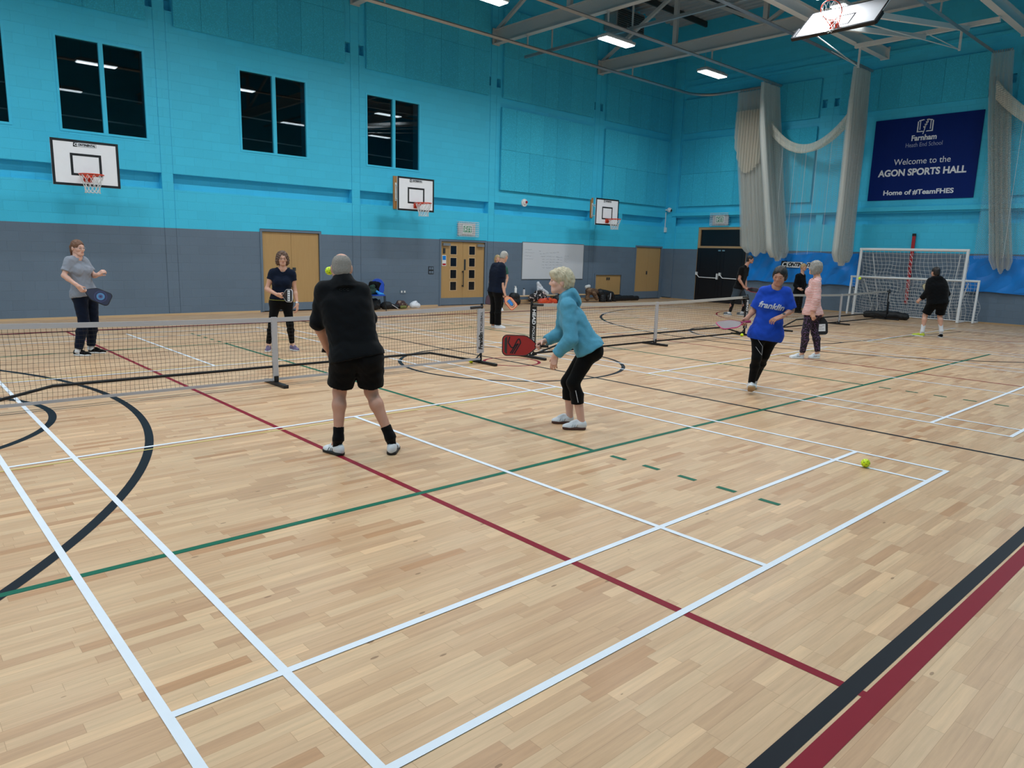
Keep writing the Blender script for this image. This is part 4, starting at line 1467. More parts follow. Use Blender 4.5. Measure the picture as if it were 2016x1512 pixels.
def eval_group(g, G, o, h, shape):
    """G: sample grid; g = dict(p=[(prim, k)], cut=[(pt, n)], sub=[(prim, k)])"""
    D = np.full(shape, .25, np.float32)
    for p, k in g['p']:
        lo, hi = prim_box(p)
        m = k + 3 * h
        i0 = np.clip(np.floor((lo - m - o) / h).astype(int), 0, shape)
        i1 = np.clip(np.ceil((hi + m - o) / h).astype(int) + 1, 0, shape)
        if (i1 <= i0).any(): continue
        sl = tuple(slice(a, b) for a, b in zip(i0, i1))
        D[sl] = smin(D[sl], prim_eval(p, G[sl]), k)
    for pt, n in g.get('cut', ()):
        D = np.maximum(D, (G - pt) @ nrm(n))
    for p, k in g.get('sub', ()):
        D = -smin(-D, prim_eval(p, G), k)
    return D

def surface(groups, h, noise=None, k=.012):
    los, his = [], []
    for g in groups:
        for p, _ in g['p']:
            lo, hi = prim_box(p)
            los.append(lo); his.append(hi)
    o = np.min(los, 0) - 3 * h - .01
    e = np.max(his, 0) + 3 * h + .01
    shape = tuple(np.ceil((e - o) / h).astype(int) + 1)
    ax = [o[i] + h * np.arange(shape[i]) for i in range(3)]
    G = np.stack(np.meshgrid(*ax, indexing='ij'), -1)
    D = None
    for g in groups:
        d = eval_group(g, G, o, h, shape)
        D = d if D is None else smin(D, d, g.get('k', k))
    if noise: D = D + noise(G)
    return nets(D, o, h)

def nets(D, o, h):
    """surface nets: one vertex in every sign-changing cell, one quad for every crossing edge"""
    S = D < 0
    nx, ny, nz = D.shape
    cs = (nx - 1, ny - 1, nz - 1)
    acc = np.zeros(cs + (3,), np.float32)
    cnt = np.zeros(cs, np.int16)
    corner = lambda A, i, j, k: A[i:i + nx - 1, j:j + ny - 1, k:k + nz - 1]
    for ax in range(3):
        others = [a for a in range(3) if a != ax]
        for u in (0, 1):
            for v in (0, 1):
                c0 = [0, 0, 0]
                c0[others[0]], c0[others[1]] = u, v
                c1 = list(c0)
                c1[ax] = 1
                a, b = corner(D, *c0), corner(D, *c1)
                m = (a < 0) != (b < 0)
                t = np.where(m, a / np.where(m, a - b, 1), 0)
                for q in range(3):
                    acc[..., q] += np.where(m, t if q == ax else c0[q], 0)
                cnt += m
    act = cnt > 0
    idx = np.full(cs, -1, np.int64)
    I = np.argwhere(act)
    idx[act] = np.arange(len(I))
    Vv = o + h * (I + acc[act] / cnt[act][:, None])
    F = []
    for ax in range(3):
        o1, o2 = [(1, 2), (2, 0), (0, 1)][ax]
        sl0, sl1 = [slice(None)] * 3, [slice(None)] * 3
        sl0[ax], sl1[ax] = slice(0, -1), slice(1, None)
        a, b = S[tuple(sl0)], S[tuple(sl1)]
        E = np.argwhere(a != b)
        ok = (E[:, o1] > 0) & (E[:, o2] > 0) & (E[:, o1] < cs[o1]) & (E[:, o2] < cs[o2]) & (E[:, ax] < cs[ax])
        E = E[ok]
        inside = a[tuple(E.T)]
        d1, d2 = np.zeros(3, int), np.zeros(3, int)
        d1[o1], d2[o2] = 1, 1
        q = np.stack([idx[tuple((E - d1 - d2).T)], idx[tuple((E - d2).T)], idx[tuple(E.T)], idx[tuple((E - d1).T)]], 1)
        q[~inside] = q[~inside][:, ::-1]
        F.append(q)
    F = np.concatenate(F) if F else np.zeros((0, 4), int)
    F = F[(F >= 0).all(1)]
    return Vv, F

def sdf_obj(name, parts, mats, parent, faces=None):
    """parts: list of (verts, quads) joined into one smooth mesh"""
    vs, fs, off = [], [], 0
    for v, f in parts:
        vs.append(v); fs.append(f + off); off += len(v)
    v, f = np.concatenate(vs), np.concatenate(fs)
    me = bpy.data.meshes.new(name)
    me.vertices.add(len(v))
    me.vertices.foreach_set('co', v.astype(np.float32).ravel())
    me.loops.add(len(f) * 4)
    me.loops.foreach_set('vertex_index', f.astype(np.int32).ravel())
    me.polygons.add(len(f))
    me.polygons.foreach_set('loop_start', np.arange(0, len(f) * 4, 4, dtype=np.int32))
    me.polygons.foreach_set('use_smooth', np.ones(len(f), bool))
    me.update(calc_edges=True)
    me.validate()
    if not isinstance(mats, (list, tuple)): mats = [mats]
    for m in mats: me.materials.append(m)
    if faces is not None and len(me.polygons) == len(f):
        me.polygons.foreach_set('material_index', faces(v[f].mean(1)).astype(np.int32))
    o = bpy.data.objects.new(name, me)
    COL.objects.link(o)
    if parent: o.parent = parent
    return o

def wrinkle(a, fr=16., seed=0):
    s = seed * 1.7
    fr = fr * 2.3
    def f(G):
        x, y, z = G[..., 0], G[..., 1], G[..., 2]
        w = np.sin(fr * (z + .6 * x) + 2.2 * np.sin(fr * .45 * x + s) + s) * np.sin(fr * .6 * (y - .7 * x) + 1.5 * np.sin(fr * .5 * z + 2 * s))
        w = w * (.6 + .4 * np.sin(5 * z + 7 * x + s))
        w2 = np.sin(fr * 1.9 * (z - .5 * y) + 2 * np.sin(fr * .8 * (x + y) + s))
        w3 = np.sin(fr * 2.6 * (z + .35 * x) + 3 * np.sin(fr * .9 * (x - y) + 2 * s) + s)
        return (a * (.45 * w + .30 * w2 + .30 * w3 * np.abs(np.sin(4 * z + 6 * x + s)))).astype(np.float32)
    return f
def strands(a, fr=90., seed=0):
    def f(G):
        x, y, z = G[..., 0], G[..., 1], G[..., 2]
        w = np.sin(fr * x + 4 * np.sin(9 * z + seed)) * np.sin(fr * y + 3 * np.sin(11 * z + x * 20))
        w2 = np.sin(fr * 2.9 * (x + .3 * z) + 5 * np.sin(13 * z + 17 * y)) * np.cos(fr * 2.6 * (y - .2 * z) + 4 * np.sin(15 * x))
        return (a * (.8 * w + .5 * w2)).astype(np.float32)
    return f
def curls(a, fr=75.):
    def f(G):
        x, y, z = G[..., 0], G[..., 1], G[..., 2]
        return (a * np.sin(fr * x + 3 * np.sin(fr * .4 * z)) * np.sin(fr * y + 2 * np.sin(fr * .5 * x)) * np.sin(fr * z + 2 * np.sin(fr * .4 * y))).astype(np.float32)
    return f

def cast_on(o, pts, direction=(0, 1, 0), off=.003, dist=3.0):
    """points pushed along direction until they land on the mesh of o"""
    me = o.data
    bv = BVHTree.FromPolygons([v.co.copy() for v in me.vertices], [tuple(p.vertices) for p in me.polygons])
    d = Vector(direction).normalized()
    out = []
    for p in pts:
        p = Vector(p)
        hit = bv.ray_cast(p - d * dist * .5, d, dist)
        out.append(hit[0] - d * off if hit[0] is not None else None)
    if all(q is None for q in out): return [Vector(p) for p in pts]
    last = next(q for q in out if q is not None)
    res = []
    for q in out:
        last = q if q is not None else last
        res.append(last)
    return res

# ------------------------------------------------------------------ paddles
def paddle(label, loc, c, u, n, col_face, col_edge, col_grip, art=None, L=.255, W=.195, name='pickleball_paddle', neck=.07, square=.5):
    """c = centre of the face; u = from grip to tip; n = face normal; all in the frame of loc=(x, y, rotz)"""
    t = thing(name, label, 'paddle', (0, 0, 0))
    if isinstance(c, tuple) and isinstance(c[0], dict):      # (person, hand): the hand closes on the grip
        c = V3(*c[0]['hold'][c[1]]) + nrm(u) * (L / 2 + neck + .045)
    rz = Matrix.Rotation(loc[2], 4, 'Z')
    O = Vector((loc[0], loc[1], 0))
    t.location = O + rz @ Vector(c)
    u = (rz @ Vector(u)).normalized()
    n = rz @ Vector(n)
    n = (n - u * n.dot(u)).normalized()
    w = n.cross(u)
    a, hw, hl = .045, W / 2, L / 2
    out = []
    for cx, cy, a0 in ((hw - a, hl - a, 0), (-hw + a, hl - a, 90)):
        for i in range(7):
            an = math.radians(a0 + 90 * i / 6)
            out.append((cx + a * math.cos(an), cy + a * math.sin(an)))
    out += [(-hw, -hl + .07), (-hw * .93, -hl + .035), (-hw * .55, -hl - neck * .35), (-.019, -hl - neck), (.019, -hl - neck), (hw * .55, -hl - neck * .35), (hw * .93, -hl + .035), (hw, -hl + .07)]
    th = .0065
    q = MB()
    q.poly([w * x * .985 + u * y * .985 - n * th for x, y in out], 2 * th, n)
    f = q.build('face', col_face, t)
    q = MB()
    q.tube([w * x + u * y for x, y in out], th * 1.25, 6, closed=True)
    q.build('edge_guard', col_edge, t)
    q = MB()
    q.tube([u * (-hl - neck + .012), u * (-hl - neck - .118), u * (-hl - neck - .128)], .0165, 10, rs=[.0155, .0165, .019])
    q.build('grip', col_grip, t, smooth=True)
    if art: art(f, w, u, n, th)
    return t

# ------------------------------------------------------------------ people
FEM = dict(ar=.88, lg=1.0, sh=.046, lv=[(.24, .072, .088), (.46, .058, .082), (.66, .058, .084), (.84, .074, .094), (1.0, .082, .098)])
MALE = dict(lv=[(.20, .100, .102), (.42, .092, .102), (.64, .082, .100), (.84, .082, .103), (1.0, .084, .106)], ar=1.08, lg=1.02, sh=.056)

def person(label, pose, cfg):
    (ox, oy, yaw), Jd = POSE[pose]
    J = {k: np.array(v, float) for k, v in Jd.items()}
    J.update({k: np.array(v, float) for k, v in cfg.get('fix', {}).items()})
    root = thing('person', label, 'person', (ox, oy, 0), math.radians(yaw))
    sm_ = (J['shL'] + J['shR']) / 2
    for s_ in ('shL', 'shR'): J[s_] = sm_ + (J[s_] - sm_) * cfg.get('shw', .84)
    B = cfg['body']
    far = cfg.get('far', 1.0)
    skin = cfg['skin']
    S, H = (J['shL'] + J['shR']) / 2, (J['hpL'] + J['hpR']) / 2
    up = nrm(S - H)
    lft = nrm(J['shL'] - J['shR'])
    hlf = nrm(J['hpL'] - J['hpR'])
    fwd = nrm(np.cross(lft, up))
    ar, lg = B['ar'], B['lg']
    fat = cfg.get('fat', 0.0)

    def torso(infl, t0=-1, t1=9):
        P = []
        for t, hw, r in B['lv']:
            if t < t0 or t > t1: continue
            c = S + (H - S) * t
            v = nrm(lft * (1 - t) + hlf * t)
            f = fat * math.sin(math.pi * min(1, max(0, t)))
            P.append((('c', c - v * (hw + f * .5), c + v * (hw + f * .5), r + infl + f, r + infl + f), .07))
        if t0 < .1:
            P.append((('c', J['shR'], J['shL'], B['sh'] * 1.05 + infl, B['sh'] * 1.05 + infl), .06))
            for s in ('shL', 'shR'):
                P.append((('c', J['nk'] - up * .02, J[s] * .8 + J['nk'] * .2, .050 + infl * .6, .045 + infl * .8), .05))
        if cfg.get('bust') and t0 < .3:
            for s in (-1, 1):
                c = S + (H - S) * .30 + fwd * (.070 + infl * .6) + lft * s * .070
                P.append((('e', c, np.stack([lft, fwd, up]), (.056 + infl * .4, .050 + infl * .4, .060 + infl * .4)), .05))
        if cfg.get('belly') and t1 > .6:
            c = S + (H - S) * .70 + fwd * (.05 + infl)
            P.append((('e', c, np.stack([lft, fwd, up]), (.12 + infl, .10 + infl, .14)), .07))
        if t1 > .9 and t0 > -2:
            for s, hp in ((-1, 'hpR'), (1, 'hpL')):
                c = J[hp] - fwd * .035 - up * .01 + hlf * s * .006
                P.append((('e', c, np.stack([hlf, fwd, up]), (.084 + infl, .086 + infl, .098 + infl)), .06))
        return P
    def arm(s, infl, upto=2):
        sh, el, wr = J['sh' + s], J['el' + s], J['wr' + s]
        P = [(('c', sh, sh + (el - sh) * .5, (.052 * ar) + infl, .047 * ar + infl), .035), (('c', sh + (el - sh) * .4, el, .047 * ar + infl, .039 * ar + infl), .03)]
        if upto > 1:
            m = el + (wr - el) * .28
            P += [(('c', el, m, .039 * ar + infl, .041 * ar + infl), .02), (('c', m, wr, .041 * ar + infl, .027 * ar + infl), .02)]
        return P
    def leg(s, infl, a=0.0, b=2.0, k=.03):
        hp, kn, an = J['hp' + s], J['kn' + s], J['an' + s]
        P = [(('c', hp, kn, .086 * lg + infl, .056 * lg + infl), .05)]
        if b > 1:
            d = nrm(an - kn)
            bk = nrm(-fwd - d * (-fwd @ d))
            m = kn + (an - kn) * .30 + bk * .014
            P += [(('c', kn, m, .053 * lg + infl, .056 * lg + infl), k), (('c', m, an, .056 * lg + infl, .036 * lg + infl), k)]
        return P

    # --- head frame
    f = nrm(cfg['face'])
    u0 = nrm(cfg.get('crown', up * .35 + V3(0, 0, 1)))
    u0 = nrm(u0 - f * (u0 @ f))
    l0 = np.cross(u0, f)
    hs = cfg.get('hs', 1.0)
    Rh = np.stack([l0, f, u0])
    hp_ = lambda a, b, c: J['hd'] + hs * (a * l0 + b * f + c * u0)
    E = lambda a, b, c, ra, rb, rc: ('e', hp_(a, b, c), Rh, (ra * hs, rb * hs, rc * hs))
    Cc = lambda p, q, r1, r2: ('c', hp_(*p), hp_(*q), r1 * hs, r2 * hs)
    nr = cfg.get('neck', .054)
    JW = .046 if B is MALE else .038
    headP = [(E(0, -.012, .028, .074, .095, .086), .02), (E(0, .028, -.030, (.058 if B is MALE else .055), .064, .080), .04), (Cc((-.012, .066, -.094), (.012, .066, -.094), .020, .020), .03),
             (Cc((-JW, -.0, -.055), (-JW * .68, .055, -.088), .021, .018), .03), (Cc((JW, -.0, -.055), (JW * .68, .055, -.088), .021, .018), .03),
             (E(.042, .056, -.022, .024, .026, .024), .02), (E(-.042, .056, -.022, .024, .026, .024), .02),
             (Cc((-.032, .076, .024), (.032, .076, .024), .014, .014), .02),
             (Cc((0, .084, .012), (0, .1015, -.024), .008, .0120), .012), (Cc((-.012, .094, -.032), (.012, .094, -.032), .009, .009), .008),
             (Cc((-.018, .084, -.060), (.018, .084, -.060), .0085, .0085), .006), (Cc((-.015, .082, -.068), (.015, .082, -.068), .009, .009), .006),
             (E(.076, -.014, -.008, .012, .021, .033), .01), (E(-.076, -.014, -.008, .012, .021, .033), .01),
             (('c', hp_(0, -.030, -.06), J['nk'] - up * .03, nr * hs, nr * 1.06), .03)]
    headS = [(('e', hp_(s * .032, .098, .004), Rh, (.017 * hs, .014 * hs, .011 * hs)), .012) for s in (-1, 1)]
    lids = [(E(s_ * .031, .081, .0105, .0165, .0125, .0075), .004) for s_ in (-1, 1)]
    parts = [surface([dict(p=headP, sub=headS), dict(p=lids, k=.004)], .0052 * far)]
    lipc = hp_(0, .088, -.064)
    def lips(c):
        q = (c - lipc) @ Rh.T / hs
        return ((np.abs(q[:, 0]) < .024 - np.abs(q[:, 2]) * 1.0) & (np.abs(q[:, 2]) < .0095) & (q[:, 1] > -.012)).astype(int)

    # --- hands
    grips = {}
    for s in 'LR':
        wr, ha = J['wr' + s], J['ha' + s]
        g = dict(curl=.45, spread=0.0)
        g.update(cfg.get('hand' + s, {}))
        d = nrm(ha - wr)
        n = np.asarray(g.get('palm', (H - wr) * V3(1, 1, 0)), float)
        n = nrm(n - d * (n @ d))
        th = np.cross(d, n) if s == 'R' else np.cross(n, d)
        sc = cfg.get('hsz', 1.0) * (1.06 if B is MALE else .95)
        P = [(('c', wr - d * .03, wr + d * .012, .026 * ar, .026 * ar, n, .85), .02)]
        P.append((('s', wr + d * .03 * sc, wr + d * .072 * sc, .034 * sc, .037 * sc, n, .0135 * sc), .018))
        P.append((('e', wr + d * .035 * sc + th * .024 * sc + n * .010 * sc, np.stack([d, n, th]), (.032 * sc, .016 * sc, .018 * sc)), .015))
        cu = g['curl']
        for i, (of, ln) in enumerate(((.030, .93), (.0105, 1.0), (-.0095, .95), (-.029, .78))):
            p = wr + d * (.098 - abs(of - .008) * .25) * sc + th * of * sc
            ang = cu * (.55 + .06 * i) + .06 * i
            fan = th * (of * g['spread'] * 8)
            for k_, (l, r) in enumerate(((.044, .0092), (.027, .0083), (.021, .0074))):
                dr = nrm(d * math.cos(ang) + n * math.sin(ang) + fan)
                p2 = p + dr * l * ln * sc
                P.append((('c', p, p2, r * sc, (r - .0006) * sc), .004))
                p = p2
                ang += cu * 1.05 + .08
        b0 = wr + d * .030 * sc + th * .026 * sc + n * .006
        tdir = nrm(d * .70 + th * (.75 - .45 * min(1, cu)) + n * (.25 + .5 * min(1, cu)))
        b1 = b0 + tdir * .040 * sc
        b2 = b1 + nrm(tdir + d * .35 + n * .35 * cu) * .030 * sc
        P += [(('c', b0, b1, .0135 * sc, .0108 * sc), .010), (('c', b1, b2, .0105 * sc, .0085 * sc), .004)]
        el = J['el' + s]
        m = wr + (el - wr) * .25
        P.append((('c', m, wr, .030 * ar, .027 * ar), .02))
        parts.append(surface([dict(p=P)], .0042 * far))
    # --- trunk and limbs
    LI = -.002 if cfg['bottom']['to'] < 1.6 else -.010
    P = torso(-.012) + arm('L', 0) + arm('R', 0) + leg('L', LI) + leg('R', LI)
    for s in 'LR':
        P.append((('c', J['an' + s], J['to' + s] * .5 + J['he' + s] * .5 + V3(0, 0, .045), .034 * lg, .026), .02))
    P.append((('c', J['nk'] - up * .03, J['nk'] + (J['hd'] - J['nk']) * .3, nr * 1.06, nr), .04))
    parts.append(surface([dict(p=P)], .0095 * far))
    lipm = cfg.get('lips', LIPS)
    sdf_obj('body', parts, [skin, lipm], root, lips)
    # --- eyes and brows
    for s in (-1, 1):
        q = MB()
        c = hp_(s * .031, .0790, .004)
        q.sphere(tuple(c), .0115 * hs, 12, 8)
        ey = q.build('eye', EYEW, root, smooth=True)
        q = MB()
        q.sphere(tuple(c + hs * .0058 * f), .0072 * hs, 10, 8)
        q.build('iris', EYED, ey, smooth=True)
        q = MB()
        q.tube([hp_(s * .014, .0925, .024), hp_(s * .032, .092, .030), hp_(s * .048, .080, .026)], (.0032 if B is MALE else .0022) * hs, 6)
        q.build('eyebrow', cfg.get('brow', cfg['hair'][1]), root)

    # --- hair
    st, hm = cfg['hair']
    vox = .0055 * far
    cutF = (hp_(0, 0, 0), None)
    def half(n, c): return (J['hd'] + hs * c * nrm(n[0] * l0 + n[1] * f + n[2] * u0), n[0] * l0 + n[1] * f + n[2] * u0)
    groups, nz = None, None
    if st == 'short':
        groups = [dict(p=[(E(0, -.012, .034, .084, .103, .093), .02), (E(0, -.045, -.03, .068, .068, .07), .03)], cut=[half((0, .75, -.66), .026), half((0, 0, -1), .075)],
                       sub=[(E(.085, .005, -.02, .022, .03, .038), .008), (E(-.085, .005, -.02, .022, .03, .038), .008)])]
        nz = strands(.0025, 110)
    elif st == 'clip':
        groups = [dict(p=[(E(0, -.014, .026, .0785, .0985, .088), .02), (E(0, -.045, -.035, .066, .063, .06), .03)], cut=[half((0, .62, -.78), .004), half((0, 0, -1), .078), half((0, -.05, 1), .094)],
                       sub=[(E(.085, .005, -.02, .022, .03, .036), .008), (E(-.085, .005, -.02, .022, .03, .036), .008)])]
        nz = strands(.0012, 160)
    elif st == 'bob':
        groups = [dict(p=[(E(0, -.012, .036, .092, .108, .096), .02), (E(0, -.022, -.03, .098, .092, .105), .05), (E(.07, .01, -.06, .03, .05, .06), .04), (E(-.07, .01, -.06, .03, .05, .06), .04)],
                       cut=[half((0, .9, -.4), .060), half((0, .2, -1), .115)], sub=[(E(0, .10, -.022, .062, .085, .088), .008)])]
        nz = strands(.0060, 78, 1)
    elif st == 'curly':
        groups = [dict(p=[(E(0, -.018, .040, .100, .108, .098), .02), (E(.072, -.012, -.045, .042, .062, .07), .05), (E(-.072, -.012, -.045, .042, .062, .07), .05), (E(0, -.05, -.03, .09, .07, .09), .04)],
                       cut=[half((0, .9, -.4), .066), half((0, .1, -1), .112)], sub=[(E(0, .10, -.024, .060, .085, .086), .008)])]
        nz = curls(.013, 80)
    elif st in ('pony', 'bun'):
        P = [(E(0, -.012, .036, .084, .104, .095), .02), (E(0, -.045, -.02, .070, .066, .065), .03)]
        groups = [dict(p=P, cut=[half((0, .80, -.6), .052), half((0, 0, -1), .07)], sub=[(E(0, .095, -.020, .066, .070, .088), .006), (E(.083, .0, -.022, .016, .026, .034), .006), (E(-.083, .0, -.022, .016, .026, .034), .006)])]
        if st == 'pony':
            groups.append(dict(p=[(Cc((0, -.095, .045), (0, -.135, .01), .018, .024), .02), (Cc((0, -.135, .01), (0, -.135, -.13), .026, .012), .02)]))
        else:
            groups[0]['sub'] = groups[0]['sub'][:1]
            groups.append(dict(p=[(E(0, -.115, .03, .042, .036, .042), .02), (E(.066, -.02, -.012, .024, .044, .055), .03), (E(-.066, -.02, -.012, .024, .044, .055), .03)], cut=[half((0, .9, -.3), .020)], k=.03))
        nz = strands(.0038, 105, 2)
    elif st == 'pixie':
        groups = [dict(p=[(E(0, -.014, .042, .092, .108, .096), .02), (E(0, -.058, -.015, .080, .070, .078), .04), (E(.0, .058, .070, .070, .052, .036), .03), (E(.045, .05, .045, .03, .045, .035), .02), (E(-.045, .05, .045, .03, .045, .035), .02)],
                       cut=[half((0, .60, -.8), .034), half((0, 0, -1), .088)],
                       sub=[(E(.098, .012, -.030, .035, .034, .042), .012), (E(-.098, .012, -.030, .035, .034, .042), .012)])]
        nz = strands(.0065, 70, 3)
    if groups: sdf_obj('hair', [surface(groups, vox, nz, .02)], hm, root)

    # --- shirt
    sh = cfg['shirt']
    inf = sh.get('infl', .012)
    th = sh.get('hem', 1.0)
    hem = S + (H - S) * th
    P = torso(inf)
    if sh.get('flare'):
        c = H - up * .01
        P.append((('c', c - hlf * .09, c + hlf * .09, .115 + sh['flare'], .115 + sh['flare']), .06))
    hemn = -up + np.asarray(sh.get('hemtilt', (0, 0, 0)), float)
    g1 = dict(p=P, cut=[(hem, hemn)])
    nb = J['nk'] + up * sh.get('neckup', .0)
    sub = [(('c', nb - up * .02, J['hd'], nr + .006 + sh.get('neckw', .006), nr + .03), .008)]
    if sh.get('collar') or sh.get('hood'): sub = []
    if sh.get('scoop', 1): sub.append((('e', nb + fwd * .065 + up * .012, np.stack([lft, fwd, up]), (.07, .06, .05)), .01))
    g1['sub'] = sub
    gs = [g1]
    for s in 'LR':
        a, e, w = J['sh' + s], J['el' + s], J['wr' + s]
        fr = sh['sleeve'] if not isinstance(sh['sleeve'], dict) else sh['sleeve'][s]
        si = inf + sh.get('loose', .006)
        if fr <= 1.0:
            q = a + (e - a) * fr
            gs.append(dict(p=[(('c', a, a + (q - a) * .35, .054 * ar + si, .053 * ar + si), .03), (('f', a + (q - a) * .2, q, .053 * ar + si, (.047 * ar + si * 1.5)), .02)], k=.035))
        else:
            q = e + (w - e) * (fr - 1)
            m = e + (q - e) * .3
            pl = [(('c', a, e, .053 * ar + si, .043 * ar + si), .03), (('c', e, m, .043 * ar + si, .044 * ar + si), .03), (('f', e + (q - e) * .2, q, .044 * ar + si, .032 * ar + si * .9), .02)]
            if sh.get('cuff'): pl.append((('f', e + (q - e) * .82, q, .033 * ar + si, .031 * ar + si * .6), .01))
            gs.append(dict(p=pl, k=.035))
    if sh.get('collar'):
        d = nrm(J['hd'] - J['nk'])
        gs.append(dict(p=[(('f', J['nk'] - up * .075, J['nk'] + d * .048, nr + .036, nr + .010), .02)], k=.03))
    if sh.get('rib'):
        c = hem + up * .03
        v = hlf
        gs.append(dict(p=[(('c', c - v * .085, c + v * .085, .105 + inf + sh['rib'], .105 + inf + sh['rib']), .02)], cut=[(hem - up * .005, -up), (hem + up * .05, up)], k=.01))
    if sh.get('hood'):
        b0 = J['nk'] - fwd * .055 - up * .01
        gs.append(dict(p=[(('e', b0 - up * .060 - fwd * .012, np.stack([lft, fwd, up]), (.118, .042, .100)), .03),
                          (('c', J['nk'] + lft * .085 + fwd * .035 - up * .01, b0 + lft * .08, .024, .028), .04), (('c', J['nk'] - lft * .085 + fwd * .035 - up * .01, b0 - lft * .08, .024, .028), .04),
                          (('c', b0 + lft * .06, b0 - lft * .06, .028, .028), .05), (('c', J['nk'] + lft * .08 + fwd * .04 - up * .01, J['nk'] + fwd * .085 - up * .05, .026, .022), .03), (('c', J['nk'] - lft * .08 + fwd * .04 - up * .01, J['nk'] + fwd * .085 - up * .05, .026, .022), .03)], k=.03))
    shirt = sdf_obj(sh.get('name', 'shirt'), [surface(gs, .0075 * far, wrinkle(sh.get('wr', .004), sh.get('wf', 17), ox))], sh['mat'], root)

    # --- bottoms
    bt_ = cfg['bottom']
    inf = bt_.get('infl', .008)
    top = S + (H - S) * bt_.get('top', .80)
    g1 = dict(p=torso(min(inf, sh.get('infl', .012) - .007), .6), cut=[(top, up)])
    gs = [g1]
    for s in 'LR':
        hp, kn, an = J['hp' + s], J['kn' + s], J['an' + s]
        to = bt_['to'] if not isinstance(bt_['to'], dict) else bt_['to'][s]
        li = bt_.get('leg', inf)
        if to <= 1:
            q = hp + (kn - hp) * to
            gs.append(dict(p=[(('f', hp, q, .090 * lg + li, (.090 - .03 * to) * lg + li + bt_.get('wide', .015)), .03), (('c', hp, hp + (q - hp) * .4, .090 * lg + li, .085 * lg + li), .03)], k=.03))
        else:
            q = kn + (an - kn) * (to - 1)
            pl = leg(s, li)[:2]
            d = nrm(an - kn)
            bk = nrm(-fwd - d * (-fwd @ d))
            m = kn + (an - kn) * .30 + bk * .014
            tf = min(1, (to - 1))
            rend = .056 + (.038 - .056) * max(0, (tf - .3) / .7)
            if tf > .34: pl.append((('f', m, q, .056 * lg + li, rend * lg + li + bt_.get('wide', .0)), .03))
            gs.append(dict(p=pl, k=.03))
    bot = sdf_obj(bt_.get('name', 'trousers'), [surface(gs, .0075 * far, wrinkle(bt_.get('wr', .003), 14, ox + 3))], bt_['mat'], root)

    # --- socks and shoes
    for s in 'LR':
        an, to, he = J['an' + s].copy(), J['to' + s].copy(), J['he' + s].copy()
        tilt = cfg.get('tilt', {}).get(s)
        if tilt is None: to[2] = he[2] = 0.0
        d = nrm(to - he)
        L = max(.235, np.linalg.norm(to - he))
        if cfg.get('footlen'): L = cfg['footlen']
        he = to - d * L if cfg.get('toeanchor') else he
        to = he + d * L
        side = nrm(np.cross(d, V3(0, 0, 1)))
        upf = np.cross(side, d)
        if cfg.get('socks'):
            sm, hh = cfg['socks'][:2]
            ax = nrm(J['kn' + s] - an)
            gs = [dict(p=[(('f', an - ax * .03, an + ax * hh, .043 * lg, (.043 + .06 * max(0, hh - .05)) * lg), .02), (('c', an - ax * .02, he + d * .09 + upf * .05, .042, .036), .03)])]
            sdf_obj('sock', [surface(gs, .006 * far, wrinkle(.0015, 40, 1))], sm, root)
        um, som = cfg['shoes']
        Rf = np.stack([d, side, upf])
        P = [(('e', he + d * .052 + upf * .050, Rf, (.052, .037, .056)), .02), (('c', he + d * .075 + upf * .056, to - d * .075 + upf * .030, .038, .034, upf, .95), .03),
             (('e', to - d * .066 + upf * .030, Rf, (.066, .046, .030)), .025), (('c', he + d * .095 + upf * .092, he + d * .150 + upf * .066, .021, .022), .02)]
        g = dict(p=P, cut=[(he + upf * .018, -upf), (he + upf * .092, upf - d * .10)])
        shoe = sdf_obj('shoe', [surface([g], .0052 * far)], um if not isinstance(um, dict) else um[s], root)
        P = [(('s', he + d * .050 + upf * .015, to - d * .052 + upf * .015, .043, .0495, upf, .014), .01)]
        sdf_obj('sole', [surface([dict(p=P)], .005 * far)], som, shoe)
        q = MB()
        for i in range(4):
            c = he + d * (.118 + .022 * i) + upf * (.102 - .0125 * i)
            q.tube([c - side * .024 - upf * .010, c - upf * .001, c + side * .024 - upf * .010], .0035, 5)
        q.build('laces', cfg.get('lace', som), shoe)
        if cfg.get('stripes'):
            q = MB()
            for sd in (-1, 1):
                for i in range(3):
                    c = he + d * (.095 + .024 * i) + side * sd * .3
                    pts = cast_on(shoe, [c + upf * .030 + d * .012, c + upf * .044 + d * .006, c + upf * .058], direction=-side * sd, off=.001, dist=.6)
                    q.tube(pts, .0036, 4)
            q.build('side_stripes', cfg['stripes'], shoe)
    hold = {}
    for s in 'LR':
        wr, ha = J['wr' + s], J['ha' + s]
        d = nrm(ha - wr)
        n = np.asarray(cfg.get('hand' + s, {}).get('palm', (H - wr) * V3(1, 1, 0)), float)
        n = nrm(n - d * (n @ d))
        hold[s] = wr + d * .075 + n * .030
    info = dict(hold=hold, root=root, J=J, S=S, H=H, up=up, fwd=fwd, lft=lft, shirt=shirt, bottom=bot, hp=hp_, f=f, l0=l0, u0=u0, hs=hs)
    # --- extras
    if cfg.get('glasses'):
        q = MB()
        for s in (-1, 1):
            q.tube([hp_(s * .033 + .021 * math.cos(a), .104 - .006 * abs(math.cos(a)), .003 + .017 * math.sin(a)) for a in np.linspace(0, 2 * math.pi, 18, endpoint=False)], .0016, 5, closed=True)
            q.tube([hp_(s * .054, .099, .006), hp_(s * .078, .05, .008), hp_(s * .080, -.02, .006)], .0016, 5)
        q.tube([hp_(-.012, .106, .006), hp_(.012, .106, .006)], .0016, 5)
        q.build('glasses', cfg['glasses'], root)
